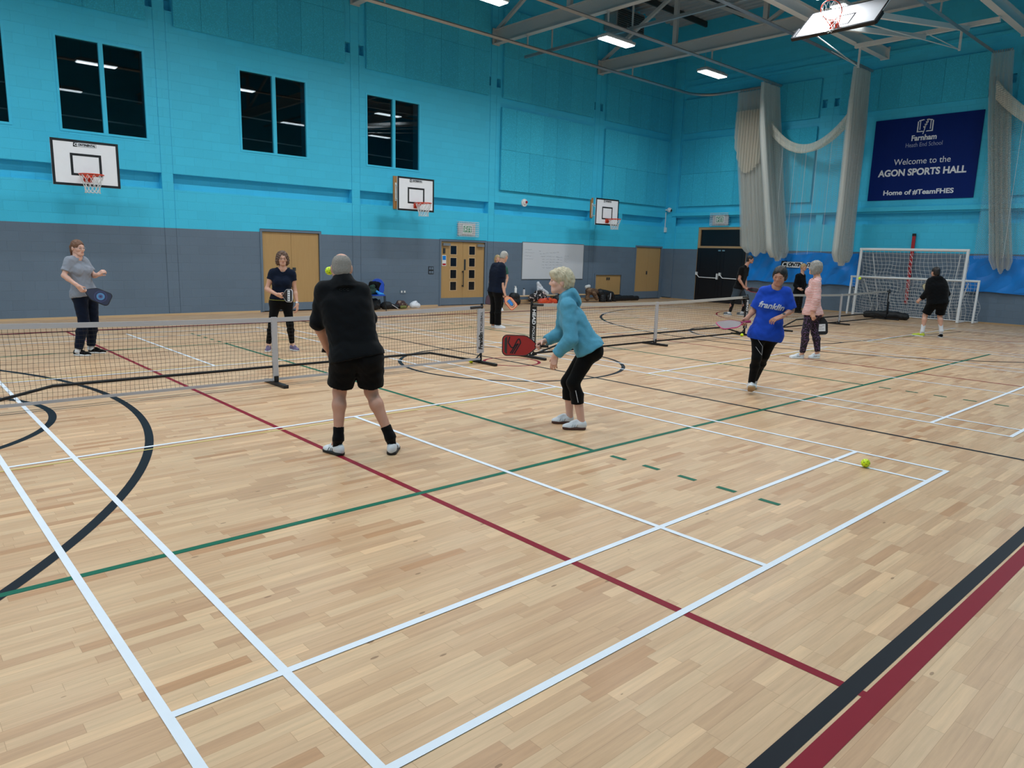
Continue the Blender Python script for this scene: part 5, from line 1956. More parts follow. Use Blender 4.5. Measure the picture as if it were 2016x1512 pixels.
    if cfg.get('watch'):
        s, m, m2 = cfg['watch']
        w_, e_ = J['wr' + s], J['el' + s]
        d = nrm(e_ - w_)
        c = w_ + d * .025
        a = nrm(np.cross(d, V3(.3, .2, 1)))
        b = np.cross(d, a)
        q = MB()
        for k_ in (-.006, 0, .006):
            q.tube([c + d * k_ + (.0315 * ar) * (a * math.cos(t) + b * math.sin(t)) for t in np.linspace(0, 2 * math.pi, 20, endpoint=False)], .0045, 5, closed=True)
        wt = q.build('watch', m, root)
        n = nrm(V3(-.2, -1, .3) - d * (V3(-.2, -1, .3) @ d))
        q = MB()
        q.cyl(c + n * .026 * ar, c + n * (.026 * ar + .014), .018, 14)
        q.build('watch_face', m2, wt)
    return info

LIPS = mat('lip_skin', '#b5776a', .5)
EYEW = mat('eye_white', '#a2928a', .3, var=.01)
EYED = mat('eye_dark', '#2a211c', .2)
SK = mat('fair_skin', '#cf9d86', .5, var=.08, nscale=18)
SKP = mat('pale_skin', '#d9aa98', .5, var=.06, nscale=18)
SKT = mat('tanned_skin', '#b98570', .5, var=.08, nscale=18)
SKL = mat('ruddy_skin', '#c4917c', .5, var=.10, nscale=14)
def cloth(name, col, bump=.25, var=.12, rough=.85): return mat(name, col, rough, spec=.16, var=var, nscale=26, bump=bump, sheen=.06)
C_ = dict(grey=cloth('heather_grey_cotton', '#8b909c', var=.08), navy=cloth('navy_jersey', '#0a1529'), black=cloth('black_jersey', '#06090e'), pureblack=cloth('black_cotton', '#040406'),
          tealhood=cloth('light_blue_fleece', '#5699b4', .4, .10), blue=cloth('royal_blue_jersey', '#1c46b4', .2, .10), green=cloth('dull_green_jersey', '#2f5c50'), grshort=cloth('dark_grey_shorts', '#39434d'),
          white=mat('white_leather', '#d9dbe0', .45, var=.04), sole=mat('white_rubber', '#dfe0e2', .5), solegum=mat('brown_rubber', '#4a2a20', .6), soleblk=mat('black_rubber', '#121212', .6),
          beige=mat('tan_rubber', '#b49a78', .6), lil=mat('lilac_mesh', '#6d5f80', .7), sockw=cloth('white_sock', '#dadbe0', .4, .04), lime=mat('lime_mesh', '#b9c93a', .6), greyshoe=mat('grey_mesh', '#5d636b', .7))
H_ = dict(dark=mat('dark_brown_hair', '#1b1310', .5, var=.4, nscale=60, bump=.5), brown=mat('brown_hair', '#5b4030', .5, var=.4, nscale=60, bump=.5), auburn=mat('auburn_hair', '#6f4a33', .5, var=.35, nscale=50, bump=.5),
          grey=mat('grey_hair', '#8b8781', .55, var=.25, nscale=50, bump=.5), silver=mat('silver_hair', '#a9a49d', .55, var=.22, nscale=60, bump=.5), stubble=mat('clipped_grey_hair', '#87807a', .75, var=.3, nscale=90, bump=.5),
          blonde=mat('silver_blonde_hair', '#bcae92', .5, var=.5, nscale=34, bump=.5), sand=mat('sandy_hair', '#b0946a', .5, var=.3, nscale=50, bump=.5))
def patch_mat(name, cols, scale=7, rough=.8):
    m = bpy.data.materials.new(name)
    m.use_nodes = True
    k = N(m)
    nz = k.noise(scale, 2)
    r = k.new('ShaderNodeValToRGB')
    r.color_ramp.interpolation = 'CONSTANT'
    e = r.color_ramp.elements
    e[0].position, e[0].color = 0, lin(cols[0][1])
    e[1].position, e[1].color = cols[1][0], lin(cols[1][1])
    for p, c in cols[2:]: e.new(p).color = lin(c)
    k.link(nz, r.inputs[0])
    k.link(r.outputs[0], k.bsdf.inputs['Base Color'])
    k.bsdf.inputs['Roughness'].default_value = rough
    k.bump(k.noise(30, 3), .4, .01)
    return m
# ------------------------------------------------------------------ the players
def leggings_pattern():
    m = bpy.data.materials.new('purple_dotted_leggings')
    m.use_nodes = True
    k = N(m)
    vo = k.new('ShaderNodeTexVoronoi')
    vo.inputs['Scale'].default_value = 45
    k.link(k.obj(), vo.inputs['Vector'])
    k.link(k.mix(k.math('LESS_THAN', vo.outputs['Distance'], .36), lin('#17131f'), lin('#6a4a78')), k.bsdf.inputs['Base Color'])
    k.bsdf.inputs['Roughness'].default_value = .8
    return m
def stripe_mat():
    m = bpy.data.materials.new('red_and_white_striped_jersey')
    m.use_nodes = True
    k = N(m)
    sep = k.new('ShaderNodeSeparateXYZ')
    k.link(k.obj(), sep.inputs[0])
    z = k.math('ADD', sep.outputs[2], k.math('MULTIPLY', k.noise(5, 2), .03))
    s = k.math('LESS_THAN', k.math('FRACT', k.math('DIVIDE', z, .0225)), .42)
    k.link(k.mix(s, lin('#e5d3cf'), lin('#c4564e')), k.bsdf.inputs['Base Color'])
    k.bsdf.inputs['Roughness'].default_value = .85
    return m

P1 = person('young person in a grey t-shirt and navy joggers with ponytail, holding a dark blue paddle', 'p1', dict(
    body=FEM, skin=SKP, face=(.62, -.75, -.05), crown=(.0, 0, 1), hair=('pony', H_['auburn']), glasses=M['chrome'], hs=.98, bust=1,
    fix=dict(wrL=(.290, -.10, 1.245), haL=(.350, -.16, 1.30), elL=(.235, .07, 1.22)),
    handL=dict(curl=1.25, palm=(-.3, .6, -.5)), handR=dict(curl=1.2, palm=(.3, .7, .3)),
    shirt=dict(mat=C_['grey'], sleeve=.72, hem=1.03, infl=.010, loose=.006, flare=.006, scoop=0, neckw=.012, wr=.005, name='t_shirt'),
    bottom=dict(mat=C_['navy'], to=1.93, infl=.012, leg=.020, wr=.005, name='joggers'),
    socks=(C_['sockw'], .06), shoes=(C_['pureblack'], C_['sole']), lace=C_['pureblack']))
P2 = person('person with curly brown hair, glasses, navy top and black leggings before the beech cupboard', 'p2', dict(
    body=FEM, skin=SK, face=(.10, -1, -.03), crown=(0, 0, 1), hair=('curly', H_['brown']), glasses=M['darksteel'], hs=.96, bust=1,
    handR=dict(curl=1.2, palm=(.5, .5, .2)), handL=dict(curl=.5, palm=(-.7, .3, 0)),
    shirt=dict(mat=C_['navy'], sleeve=.42, hem=.86, infl=.010, wr=.003, neckw=.018, name='top'),
    bottom=dict(mat=C_['pureblack'], to=1.97, infl=.004, leg=.003, wr=.001, name='leggings'), watch=('L', M['chrome'], M['board']),
    shoes=(C_['lil'], C_['sole'])))
q = MB()
J = P2['J']
q.tube([P2['hp'](.04, .0, -.13), J['nk'] + P2['fwd'] * .095 - P2['up'] * .06, P2['hp'](-.04, .0, -.13)], .0022, 5)
q.sphere(tuple(J['nk'] + P2['fwd'] * .10 - P2['up'] * .066), .008, 8, 6)
q.build('necklace', M['chrome'], P2['root'])
q = MB()
c = P2['S'] + (P2['H'] - P2['S']) * .88
q.tube([c + P2['lft'] * (.195 * math.cos(a)) + P2['fwd'] * (.130 * math.sin(a)) for a in np.linspace(0, 2 * math.pi, 36, endpoint=False)], .007, 6, closed=True)
q.build('waist_belt', mat('olive_webbing', '#6f7030', .7), P2['root'])
P3 = person('person seen from behind with clipped grey hair, black top, black shorts and white trainers', 'p3', dict(
    body=MALE, skin=SKL, face=(.05, 1, -.22), crown=(0, .12, 1), hair=('clip', H_['stubble']), hs=1.04, fat=.006, neck=.066, shw=1.0,
    handL=dict(curl=1.0, palm=(.8, .3, -.2)), handR=dict(curl=1.1, palm=(-.5, -.5, 0)),
    fix=dict(shL=(-.262, .08, 1.388), shR=(.038, .08, 1.382), elR=(.105, .16, 1.15), wrR=(.02, .34, .96), haR=(-.07, .40, .90)),
    shirt=dict(mat=C_['black'], sleeve=1.06, hem=1.02, hemtilt=(-.0, 0, 0), infl=.010, loose=.006, collar=1, scoop=0, flare=.014, wr=.004, wf=14, name='long_sleeved_top'),
    bottom=dict(mat=C_['pureblack'], to=.80, infl=.020, leg=.022, wide=.022, top=.9, wr=.004, name='shorts'),
    socks=(C_['pureblack'], .085), shoes=(C_['white'], C_['soleblk']), lace=C_['white'], stripes=C_['greyshoe']))
root = P3['root']
nb = P3['J']['nk'] - P3['up'] * .075
q = MB()
for dx in (-.028, .0, .028):
    ring_ = [(nb[0] + dx + .011 * math.cos(a), 0, nb[2] + .008 * math.sin(a)) for a in np.linspace(.6, 2 * math.pi - .6, 10)]
    q.tube(cast_on(P3['shirt'], ring_, off=.002), .0018, 4)
q.build('neck_emblem', M['darksteel'], root)
P4 = person('person in a light blue hoodie and black cropped leggings, reaching forward with a red paddle', 'p4', dict(
    body=FEM, skin=SKP, face=(-1, -.02, .02), crown=(.12, 0, 1), hair=('pixie', H_['blonde']), hs=1.05, bust=1, fat=.014,
    fix=dict(hpL=(.150, -.085, .80), hpR=(.150, .085, .80)),
    handL=dict(curl=.42, palm=(.3, .9, 0)), handR=dict(curl=1.25, palm=(.1, -.75, -.6)),
    shirt=dict(mat=C_['tealhood'], sleeve=1.93, hem=1.0, infl=.020, loose=.010, hood=1, rib=.004, cuff=1, flare=.016, scoop=0, wr=.0055, wf=13, name='hoodie'),
    bottom=dict(mat=C_['pureblack'], to=1.52, infl=.006, leg=.008, wr=.002, wide=.006, name='cropped_leggings'),
    shoes=(C_['white'], C_['solegum']), lace=C_['white'], stripes=M['galv']))
kn, an = P4['J']['knL'], P4['J']['anL']
q = MB()
line = [kn + (an - kn) * t + V3(.012, 0, 0) for t in np.linspace(.16, .46, 7)]
q.tube(cast_on(P4['bottom'], [(p[0], p[1], p[2]) for p in line], off=.001), .004, 5)
q.build('reflective_strip', M['greywhite'], P4['root'])
P5 = person('grey-haired person in navy t-shirt and black trousers turned away, holding an orange and blue paddle', 'p5', dict(
    body=MALE, skin=SK, face=(.55, .62, -.35), crown=(.1, .1, 1), hair=('short', H_['silver']), hs=.98, far=1.35, fat=.008,
    handR=dict(curl=1.1, palm=(-.7, .3, .2)), handL=dict(curl=.7, palm=(.6, -.3, 0)),
    shirt=dict(mat=C_['navy'], sleeve=.80, hem=1.0, infl=.016, loose=.010, flare=.012, wr=.004, name='t_shirt'),
    bottom=dict(mat=C_['pureblack'], to=1.96, infl=.012, leg=.018, wr=.003, wide=.02),
    shoes=(C_['white'], C_['sole'])))
P6 = person('fair-haired person in a green top mostly hidden behind the grey-haired person', 'p6', dict(
    body=FEM, skin=SK, face=(.15, -1, -.05), crown=(0, 0, 1), hair=('bob', H_['sand']), hs=.95, far=1.7,
    shirt=dict(mat=C_['green'], sleeve=.62, hem=.95, infl=.012, name='top'),
    bottom=dict(mat=C_['pureblack'], to=1.95, infl=.006, leg=.006, name='leggings'),
    shoes=(C_['white'], C_['sole'])))
P7 = person('person in a royal blue t-shirt with white lettering and black leggings, striding forward', 'p7', dict(
    body=FEM, skin=SKT, face=(-.22, -.92, -.30), crown=(.10, 0, 1), hair=('bun', H_['dark']), hs=.98, bust=1, fat=.012,
    tilt=dict(R=1), fix=dict(heR=(-.06, .02, .012), toR=(-.045, -.19, .115), anR=(-.062, .02, .105), knR=(-.02, -.10, .49), heL=(-.035, .52, .02), toL=(-.03, .28, .0), anL=(-.03, .42, .10), knL=(.075, .10, .50)),
    handR=dict(curl=1.15, palm=(.4, -.1, .85)), handL=dict(curl=.35, palm=(.1, .5, -.8), spread=.25),
    shirt=dict(mat=C_['blue'], sleeve=.93, hem=1.12, infl=.012, loose=.010, flare=.014, wr=.0055, wf=13, name='t_shirt'),
    bottom=dict(mat=C_['pureblack'], to=1.93, infl=.006, leg=.004, wr=.001, name='leggings'), watch=('L', M['chrome'], M['ink']),
    socks=(C_['sockw'], .06), shoes=(C_['white'], C_['beige'])))
vs, fs = text_mesh('franklin', .105, bold=.0035, shear=.25, width=.315)
import bmesh
bm_ = bmesh.new()
vv = [bm_.verts.new(v) for v in vs]
for f_ in fs:
    try: bm_.faces.new([vv[i] for i in f_])
    except ValueError: pass
bmesh.ops.triangulate(bm_, faces=bm_.faces[:])
for _ in range(2): bmesh.ops.subdivide_edges(bm_, edges=[e for e in bm_.edges if e.calc_length() > .008], cuts=1, use_grid_fill=False)
bmesh.ops.triangulate(bm_, faces=bm_.faces[:])
bm_.verts.index_update()
vs, fs = [v.co.copy() for v in bm_.verts], [tuple(v.index for v in f_.verts) for f_ in bm_.faces]
bm_.free()
J = P7['J']
ctr = P7['S'] * .66 + P7['H'] * .34
tl = math.radians(-8)
pts = [(ctr[0] + v.x * math.cos(tl) - v.y * math.sin(tl) - .005, 0, ctr[2] + .015 + v.x * math.sin(tl) + v.y * math.cos(tl)) for v in vs]
q = MB()
q.add(cast_on(P7['shirt'], pts, off=.005), fs)
q.build('lettering', M['lettering'], P7['shirt'])
q = MB()
kR, hR = J['knR'], J['hpR']
def leg_line(o, pp, r=.0035):
    out = []
    for a, b in zip(pp[:-1], pp[1:]):
        for t in np.linspace(0, 1, 6): out.append((a[0] + (b[0] - a[0]) * t, 0, a[1] + (b[1] - a[1]) * t))
    return cast_on(o, out, off=.001)
zz = lambda px, py: (round(-.112 + (px - 1470.5) / 149, 3), round(.93 - (py - 640) / 149, 3))
for pp in (((1488, 656), (1493.5, 659.5), (1483, 669), (1493, 683), (1493, 699.5), (1481, 684)), ((1479, 659), (1484, 655))):
    q.tube(leg_line(P7['bottom'], [zz(*a) for a in pp]), .0032, 4)
q.build('reflective_line', M['greywhite'], P7['bottom'])
P8 = person('person in black t-shirt and dark shorts with glasses, far off by the black exit door', 'p8', dict(
    body=MALE, skin=SKT, face=(1, -.05, -.05), crown=(-.05, 0, 1), hair=('short', H_['dark']), glasses=M['darksteel'], hs=1.0, far=1.8, 
    fix=dict(toL=(.285, .06, 0), heL=(.02, .14, 0), toR=(-.12, -.14, 0), heR=(-.38, -.05, 0)),
    handR=dict(curl=1.1, palm=(0, .6, -.6)), handL=dict(curl=.8),
    shirt=dict(mat=C_['pureblack'], sleeve=.62, hem=1.0, infl=.014, flare=.01, name='t_shirt'),
    bottom=dict(mat=C_['grshort'], to=.72, infl=.018, leg=.02, wide=.02, name='shorts'),
    socks=(C_['sockw'], .05), shoes=(C_['greyshoe'], C_['sole'])))
sdf_obj('tights', [surface([dict(p=[(('f', P8['J']['hp' + s] * .4 + P8['J']['kn' + s] * .6, P8['J']['kn' + s], .064, .061), .02), (('f', P8['J']['kn' + s], P8['J']['an' + s] * .95 + P8['J']['kn' + s] * .05, .062, .044), .02)]) for s in 'LR'], .012)], C_['pureblack'], P8['root'])
P9 = person('fair-haired person in black clothes standing far off before the blue wall mat', 'p9', dict(
    body=FEM, skin=SK, face=(.92, -.35, -.12), crown=(-.05, 0, 1), hair=('short', H_['sand']), hs=1.0, far=1.9, fat=.02,
    fix=dict(toR=(.10, -.12, 0), heR=(-.13, .02, 0), toL=(.20, .02, 0), heL=(-.04, .12, 0)),
    shirt=dict(mat=C_['black'], sleeve=1.8, hem=1.05, infl=.018, flare=.02, name='jumper'),
    bottom=dict(mat=C_['pureblack'], to=1.95, infl=.01, leg=.014), shoes=(C_['pureblack'], C_['soleblk'])))
P10 = person('person with a grey bob, red and white striped top and purple patterned leggings', 'p10', dict(
    body=FEM, skin=SK, face=(-.88, .42, .02), crown=(.02, 0, 1), hair=('bob', H_['grey']), hs=1.02, far=1.1, bust=1, fat=.012,
    handL=dict(curl=.5, palm=(.2, .9, 0)), handR=dict(curl=1.1, palm=(.2, -.9, 0)),
    shirt=dict(mat=stripe_mat(), sleeve=1.93, hem=1.04, infl=.018, loose=.006, flare=.014, wr=.004, name='striped_top'),
    bottom=dict(mat=leggings_pattern(), to=1.96, infl=.008, leg=.010, wr=.002, name='leggings'),
    shoes=(C_['white'], C_['sole']), lace=C_['greyshoe'], stripes=C_['greyshoe']))
P11 = person('person in black hoodie and black shorts with white socks, facing the goals', 'p11', dict(
    body=MALE, skin=SK, face=(-.55, .80, -.05), crown=(-.05, .05, 1), hair=('short', H_['dark']), hs=1.05, far=1.3, fat=.018,
    handL=dict(curl=.7, palm=(.6, .5, 0)), handR=dict(curl=1.1, palm=(-.5, -.5, 0)),
    shirt=dict(mat=C_['black'], sleeve=1.95, hem=1.02, infl=.020, loose=.010, hood=1, flare=.014, scoop=0, wr=.005, name='hoodie'),
    bottom=dict(mat=C_['pureblack'], to=.88, infl=.016, leg=.020, wide=.02, name='shorts'),
    socks=(C_['sockw'], .16), shoes=(dict(L=C_['lime'], R=C_['pureblack']), C_['sole']), lace=C_['pureblack']))

# ------------------------------------------------------------------ paddles in hands
def frame_of(k):
    a = POSE[k][0]
    return (a[0], a[1], math.radians(a[2]))
def art_rings(cols):
    def f(face, w, u, n, th):
        for i, (r, m) in enumerate(cols):
            q = MB()
            o = n * (th + .0004 + .0006 * i)
            q.poly([o + w * (r * math.cos(a)) + u * (r * math.sin(a)) for a in np.linspace(0, 2 * math.pi, 28, endpoint=False)], .0005, n)
            q.build('emblem', m, face)
    return f
blu1, blu2, blu3 = mat('paddle_violet', '#4c4a78', .4), mat('paddle_sky', '#4a7fae', .4), mat('paddle_ink', '#1a1f4a', .4)
paddle('dark blue oval paddle with ringed emblem in the hand of the ponytailed player', frame_of('p1'), (P1, 'R'), (.90, -.10, -.42), (.05, -.95, .25),
       mat('paddle_midnight', '#14183a', .35), M['black'], M['black'], art_rings(((.085, blu1), (.081, blu3), (.055, blu2), (.03, blu1), (.012, blu3))), L=.27, W=.20)
def art_hrs(face, w, u, n, th):
    q = MB()
    o = n * (th + .0004)
    q.poly([o + w * x + u * y for x, y in ((-.085, -.03), (.085, -.03), (.085, .055), (-.085, .055))], .0008, n)
    pl_ = q.build('emblem', M['lettering'], face)
    q = MB()
    o = n * (th + .0015)
    for x in (-.055, -.018, .020, .057):
        q.poly([o + w * a + u * b for a, b in ((x - .004, -.02), (x + .004, -.02), (x + .004, .045), (x - .004, .045))], .0006, n)
    q.poly([o + w * a + u * b for a, b in ((-.075, .008), (.075, .008), (.075, .016), (-.075, .016))], .0006, n)
    q.build('emblem_bars', M['ink'], pl_)
pb = lambda: mat('paddle_black', '#12141a', .35)
paddle('black paddle with white emblem held across the navy top', frame_of('p2'), (P2, 'R'), (.42, -.90, .05), (-.86, -.45, .05), pb(), M['greywhite'], M['black'], art_hrs)
def art_s(face, w, u, n, th):
    q = MB()
    o = n * (th + .0006)
    st = lambda pts: [q.bar(o + w * a[0] + u * a[1], o + w * b[0] + u * b[1], .012, .001, up=n) for a, b in zip(pts[:-1], pts[1:])]
    st([(-.088, .070), (-.03, .085), (.02, .055), (.025, .03), (-.06, -.012), (-.07, -.03), (-.03, -.045), (.085, .02)])
    st([(.085, .045), (-.02, -.02), (.0, .01), (.082, .062)])
    q.build('emblem', M['ink'], face)
    q = MB()
    q.poly([n * (th + .0003) + w * x + u * y for x, y in ((-.092, .095), (.092, .095), (.07, .122), (-.07, .122))], .0006, n)
    q.build('tip_band', mat('paddle_smoke', '#33302a', .4), face)
paddle('red paddle with black S shaped emblem in the hand of the blue hoodie player', frame_of('p4'), (P4, 'R'), (-1, .03, -.02), (.03, -1, .12),
       mat('paddle_red', '#a5281f', .35), M['black'], M['black'], art_s, L=.285, W=.205, neck=.06)
oc = [mat('paddle_' + n_, c_, .4) for n_, c_ in (('peach', '#e8a47c'), ('navy', '#141c40'), ('blue', '#2f7fd0'))]
def art_o(face, w, u, n, th):
    for i, (s_, m_) in enumerate(((.80, oc[1]), (.70, oc[0]), (.55, oc[1]), (.44, oc[2]))):
        q = MB()
        o = n * (th + .0004 + .0006 * i)
        ww, hh = .09 * s_, .12 * s_
        pts = [(ww * math.cos(a) * .9, hh * .35 + hh * .75 * math.sin(a)) for a in np.linspace(0, math.pi, 14)] + [(-ww * .9, -.10), (ww * .9, -.10)]
        q.poly([o + w * x + u * y for x, y in pts], .0005, n)
        q.build('emblem', m_, face)
paddle('peach paddle with blue and navy bands held by the grey-haired player', frame_of('p5'), (P5, 'R'), (.62, -.05, -.70), (.25, -.94, .22), oc[0], M['orange'], M['black'], art_o, L=.27, W=.20)
paddle('dark maroon paddle behind the leg of the grey-haired player', frame_of('p6'), (P6, 'R'), (-.15, -.2, -1), (-.3, -.95, .1), mat('paddle_maroon', '#4a2a38', .4), M['black'], M['black'])
paddle('magenta edged grey paddle, seen edge on, of the royal blue t-shirt player', frame_of('p7'), (P7, 'R'), (-.80, -.55, -.12), (.05, -.40, .90), mat('paddle_grey', '#70666a', .4), mat('magenta_edge', '#b8276a', .4), mat('magenta_grip', '#9c2a5c', .5))
paddle('red and black paddle of the far player in the black t-shirt', frame_of('p8'), (P8, 'R'), (.96, -.1, -.10), (.05, -.62, .78), mat('paddle_dark', '#1a1216', .4), mat('red_edge', '#a02030', .4), M['black'])
def art_sq(face, w, u, n, th):
    q = MB()
    o = n * (th + .0004)
    q.poly([o + w * x + u * y for x, y in ((-.065, -.06), (.065, -.06), (.065, .07), (-.065, .07))], .0008, n)
    pl_ = q.build('emblem', M['lettering'], face)
    q = MB()
    for x, y, a, b in ((-.04, .03, .03, .006), (.02, .03, .025, .006), (-.02, -.01, .035, .006), (.03, -.03, .02, .006)):
        q.poly([n * (th + .0015) + w * (x + i * a) + u * (y + j * b) for i, j in ((-1, -1), (1, -1), (1, 1), (-1, 1))], .0005, n)
    q.build('emblem_bars', M['greywhite'], pl_)
paddle('black paddle with white square hanging from the hand of the striped top player', frame_of('p10'), (P10, 'R'), (.10, -.05, -1), (-.12, -.98, .05), pb(), M['black'], M['black'], art_sq, L=.25, W=.195)
paddle('pale paddle held out in front of the black hoodie player', frame_of('p11'), (P11, 'R'), (-.45, .2, .85), (-.6, -.75, .1), mat('paddle_cream', '#c8c2a0', .4), M['black'], M['black'])
paddle('black paddle at the hip of the player seen from behind', frame_of('p3'), (P3, 'L'), (.92, .18, -.20), (.1, -.9, .3), pb(), M['black'], M['black'])

# ------------------------------------------------------------------ balls
dirs = [(math.cos(i * 2.39996) * math.sqrt(1 - z * z), math.sin(i * 2.39996) * math.sqrt(1 - z * z), z) for i, z in enumerate(np.linspace(-.95, .95, 26))]
def ball(loc, label):
    q = MB()
    q.sphere((0, 0, 0), .037, 36, 24)
    for n, f_ in enumerate(q.f):
        c = sum((Vector(q.v[i]) for i in f_), Vector()) / len(f_)
        if any(c.normalized().dot(Vector(d)) > .991 for d in dirs): q.mi[n] = 1
    o = q.build('pickleball', [M['yellow'], M['yellowdark']], None, smooth=True)
    o.location = loc
    return tag(o, label, 'ball', 'yellow pickleballs')
ball((2.56, -6.19, .040), 'yellow ball on the floor at the right, near the court corner')
ball((3.36, .22, .037), 'yellow ball on the floor against the foot of the nearest net')
ball((11.20, .05, .037), 'yellow ball beside the black bag at the end of the middle net')
def in_frame(k, p):
    a = frame_of(k)
    return Matrix.Rotation(a[2], 4, 'Z') @ Vector(p) + Vector((a[0], a[1], 0))
ball(in_frame('p3', (-.235, .62, 1.535)), 'yellow ball in the air beside the head of the player seen from behind')
ball(in_frame('p11', (-1.80, .5, 1.345)), 'yellow ball in the air in front of the tall goal post')

# ------------------------------------------------------------------ soft things by the wall and nets
def soft(name, label, cat, loc, prims, m, h=.011, noise=None, group=None, flat=True):
    t = thing(name, label, cat, loc, group=group)
    gs = [dict(p=[(p, .05) for p in prims], cut=[(V3(0, 0, .004), V3(0, 0, -1))] if flat else [])]
    sdf_obj('fabric', [surface(gs, h, noise or wrinkle(.009, 13, loc[0]))], m, t)
    return t
c_ = lambda a, b, ra, rb=None: ('c', V3(*a), V3(*b), ra, rb if rb is not None else ra)
bagm = mat('black_nylon', '#0f1116', .6, bump=.3)
def straps(t, pts, r=.012, m=None):
    q = MB()
    q.tube(pts, r, 6)
    q.build('strap', m or M['darksteel'], t)
# blue chair with jacket and bags
ch = thing('plastic_chair', 'blue plastic chair with black legs against the grey wall, jacket hung on it', 'chair', (7.38, 9.52, 0), math.radians(-28))
q = MB()
for (x, y, tx, ty) in ((-.19, -.2, -.02, -.05), (.19, -.2, .02, -.05), (-.18, .18, -.02, .05), (.18, .18, .02, .05)):
    q2 = MB()
    q2.tube([(x, y, .43), (x + tx, y + ty, .0)], .012, 8)
    q2.build('leg', M['black'], ch)
sheet_ = lambda fn, nm: sdf_obj(nm, [fn], mat('blue_polypropylene', '#1746b4', .35), ch)
sheet_(surface([dict(p=[(('s', V3(0, -.17, .445), V3(0, .15, .435), .20, .19, V3(0, 0, 1), .012), .02)])], .008), 'seat')
sheet_(surface([dict(p=[(('s', V3(0, .205, .60), V3(0, .235, .72), .19, .19, nrm((0, 1, -.15)), .010), .02)])], .008), 'backrest')
jk = soft('jacket', 'dark jacket draped over the back of the blue chair', 'jacket', (7.45, 9.70, .40), [c_((-.18, 0, .36), (.2, .05, .33), .075), c_((-.20, .02, .30), (-.19, .06, .02), .06, .05), c_((.18, .06, .28), (.2, .06, .12), .07, .05), c_((0, .05, .25), (0, .06, .1), .1)], C_['black'], flat=False)
soft('towel', 'light blue towel lying on the seat of the blue chair', 'towel', (7.38, 9.42, .455), [c_((-.08, .04, .09), (.0, -.02, .03), .035), c_((-.02, .0, .02), (.08, -.04, .015), .03)], mat('sky_blue_towel', '#3a9be0', .8), h=.008)
soft('tote_bag', 'dark green bag on the chair seat beside the towel', 'bag', (7.22, 9.55, .452), [c_((-.06, 0, .08), (.06, .02, .10), .09), c_((-.04, 0, .22), (.03, .02, .24), .06)], mat('dark_green_canvas', '#12352c', .8))
soft('backpack', 'black backpack on the floor under the blue chair', 'bag', (7.30, 9.66, 0), [c_((-.08, 0, .12), (.10, .02, .12), .12), c_((-.06, 0, .24), (.08, .02, .24), .10)], bagm)
soft('water_bottle', 'dark upright bottle standing next to the chair leg', 'bottle', (7.63, 9.86, 0), [c_((0, 0, .04), (0, 0, .20), .04), c_((0, 0, .24), (0, 0, .27), .025)], bagm, h=.008, noise=wrinkle(.0005))
t = soft('kit_bag', 'black kit bag with pale strap on the floor right of the blue chair', 'bag', (7.98, 9.80, 0), [c_((-.24, .0, .10), (.22, -.02, .06), .10, .07), c_((-.2, 0, .16), (-.06, 0, .15), .07)], bagm)
straps(t, [(-.02, -.10, .14), (.08, -.14, .07), (.16, -.17, .012)], .012, M['greywhite'])
t = soft('patterned_bag', 'brown and olive patterned bag slumped on the floor by the wall', 'bag', (8.42, 9.86, 0), [c_((-.13, 0, .10), (.12, 0, .08), .10, .08), c_((-.10, .02, .19), (.06, .02, .17), .06)], patch_mat('brown_pattern', ((0, '#15131c'), (.42, '#5a3527'), (.52, '#2a2733'), (.6, '#8b7a6a')), 14))
soft('shoe_bag', 'olive green cloth bundle in front of the patterned bag', 'bag', (8.36, 9.70, 0), [c_((-.06, 0, .05), (.07, 0, .05), .05)], mat('olive_cloth', '#6d7038', .8))
soft('carrier_bag', 'crumpled white carrier bag on the floor left of the glazed door', 'bag', (8.86, 9.80, 0), [c_((-.10, 0, .09), (.10, 0, .07), .09, .08), c_((-.06, 0, .17), (.02, 0, .18), .045)], mat('white_polythene', '#dfe3ec', .4), noise=wrinkle(.016, 34))

def bench(label, x0, x1, y):
    t = thing('gym_bench', label, 'bench', ((x0 + x1) / 2, y, 0), group='low wooden gym benches')
    L = (x1 - x0) / 2
    q = MB()
    q.box(-L, -.12, .27, L, .12, .305)
    q.build('seat', M['beechx'], t, bevel=.008)
    q = MB()
    q.box(-L + .1, -.02, .09, L - .1, .02, .16)
    q.build('beam', M['beechx'], t)
    for s in (-L + .25, L - .25):
        q = MB()
        q.box(s - .03, -.13, 0, s + .03, .13, .04).box(s - .025, -.09, .04, s + .025, .09, .27)
        q.build('leg', M['beechx'], t)
    return t
bench('low wooden bench under the whiteboard with bottles on it', 12.72, 15.1, 9.82)
bench('low wooden bench loaded with coats, left of the low cupboard', 15.9, 18.15, 9.82)
def bottle(label, x, y, z, body_m, cap_m, h, r):
    t = thing('water_bottle', label, 'bottle', (x, y, z))
    q = MB()
    q.tube([(0, 0, 0), (0, 0, h * .78), (0, 0, h * .86)], r, 16, rs=[r, r, r * .5])
    q.build('body', body_m, t, smooth=True)
    q = MB()
    q.tube([(0, 0, h * .86), (0, 0, h)], r * .55, 12)
    q.tube([(0, 0, h * .96), (-r * 1.1, 0, h * .99)], r * .22, 8)
    q.build('cap', cap_m, t, smooth=True)
bottle('white spray bottle standing on the bench under the whiteboard', 13.02, 9.80, .305, M['white'], M['white'], .33, .045)
bottle('pale drinks bottle with black top on the bench under the whiteboard', 13.42, 9.80, .305, M['greywhite'], M['black'], .25, .042)
soft('black_bag', 'black rounded bag on the bench behind the orange paddle', 'bag', (12.78, 9.6, 0), [c_((-.10, 0, .12), (.12, 0, .12), .14), c_((-.06, 0, .30), (.1, 0, .28), .13)], bagm)
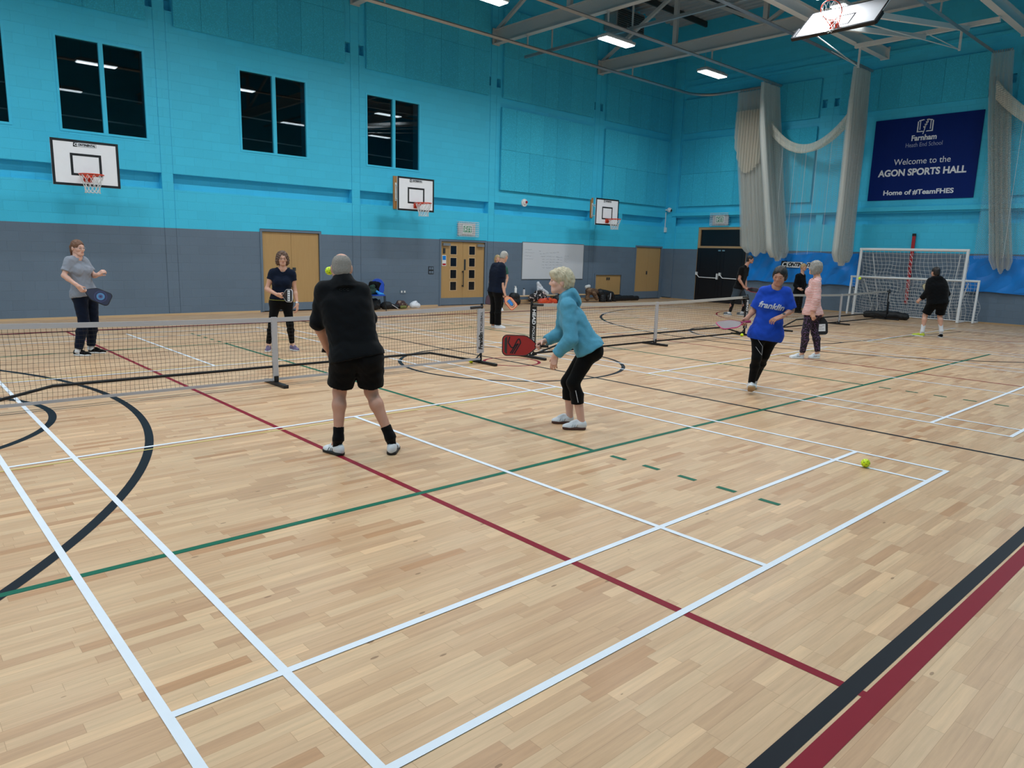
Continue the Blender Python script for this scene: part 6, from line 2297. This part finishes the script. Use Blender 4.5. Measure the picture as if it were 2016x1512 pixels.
soft('clothes_pile', 'heap of black and white clothes on the left part of the bench', 'clothes', (13.98, 9.66, .10), [c_((-.28, 0, .12), (.22, 0, .16), .15), c_((-.05, 0, .28), (.18, 0, .26), .11)], patch_mat('black_white_cloth', ((0, '#c9b4b0'), (.40, '#121114'), (.56, '#23202a'), (.62, '#d8d2d2')), 9), noise=wrinkle(.012, 13), flat=False)
soft('orange_bag', 'bright orange red bag spread on the floor below the heaped clothes', 'bag', (14.15, 9.40, 0), [c_((-.30, 0, .10), (.42, .02, .09), .11, .10), c_((-.1, 0, .16), (.15, 0, .17), .07)], patch_mat('orange_nylon', ((0, '#7a1d16'), (.38, '#d2481c'), (.58, '#c23a2a'), (.66, '#e0a080')), 6, .55), noise=wrinkle(.012, 11))
soft('black_holdall', 'black holdall on the floor between the orange bag and hooded player', 'bag', (15.1, 9.55, 0), [c_((-.28, 0, .15), (.28, 0, .16), .16), c_((-.1, 0, .32), (.2, 0, .3), .1)], bagm)
soft('white_hooded_top', 'white hooded top hanging over the heap of clothes under the whiteboard', 'clothes', (14.35, 9.92, .30), [c_((-.16, -.02, .42), (-.05, -.02, .24), .055, .10), c_((-.06, -.02, .20), (.24, -.06, .06), .10, .08), c_((-.17, -.03, .40), (-.19, -.05, .20), .045)], mat('white_fleece', '#cfd2da', .8, var=.10), noise=wrinkle(.011, 13), flat=False)
soft('brown_coat', 'brown coat thrown over the right hand bench', 'coat', (16.85, 9.66, .12), [c_((-.22, 0, .30), (.16, 0, .26), .13, .12), c_((-.02, -.1, .20), (.1, -.13, .02), .09, .07), c_((-.26, 0, .20), (-.28, 0, .0), .08)], patch_mat('brown_wool', ((0, '#35261c'), (.42, '#5e4533'), (.60, '#7a6048')), 7), noise=wrinkle(.011, 13), flat=False)
soft('cap_hat', 'white cap on top of the brown coat', 'cap', (16.62, 9.72, .54), [c_((-.06, 0, .03), (.08, 0, .05), .065)], mat('white_cotton', '#cfcfd0', .8), h=.009, flat=False)
t = soft('black_coat', 'long black padded coat slumped over the end of the right hand bench', 'coat', (17.62, 9.62, .0), [c_((-.38, 0, .36), (.28, 0, .28), .14, .11), c_((-.3, -.05, .18), (-.3, -.06, .08), .14), c_((.05, -.05, .18), (.08, -.06, .08), .13), c_((.35, -.02, .2), (.42, -.04, .07), .09)], bagm, noise=wrinkle(.011, 13))
straps(t, [(-.02, -.20, .10), (0, -.21, .22), (.02, -.19, .34)], .014, M['greywhite'])
soft('long_net_bag', 'long flat black carry bag lying in front of the low cupboard', 'bag', (18.95, 9.72, 0), [c_((-.78, 0, .10), (.72, .02, .09), .10, .09), c_((-.5, 0, .15), (.4, 0, .14), .06)], bagm, noise=wrinkle(.008, 8))
t = soft('long_carry_bag', 'long black carry bag on the floor in front of the goals', 'bag', (20.62, .42, 0), [('c', V3(0, .62, .10), V3(0, -.55, .11), .12, .11), ('c', V3(0, .3, .14), V3(0, -.3, .15), .10, .10)], bagm, noise=wrinkle(.010, 9))
t = soft('net_bag', 'small black bag on the floor at the end of the middle net', 'bag', (11.80, -.02, 0), [c_((-.14, .0, .06), (.26, .02, .08), .08), c_((.0, 0, .12), (.2, .02, .13), .06)], bagm)
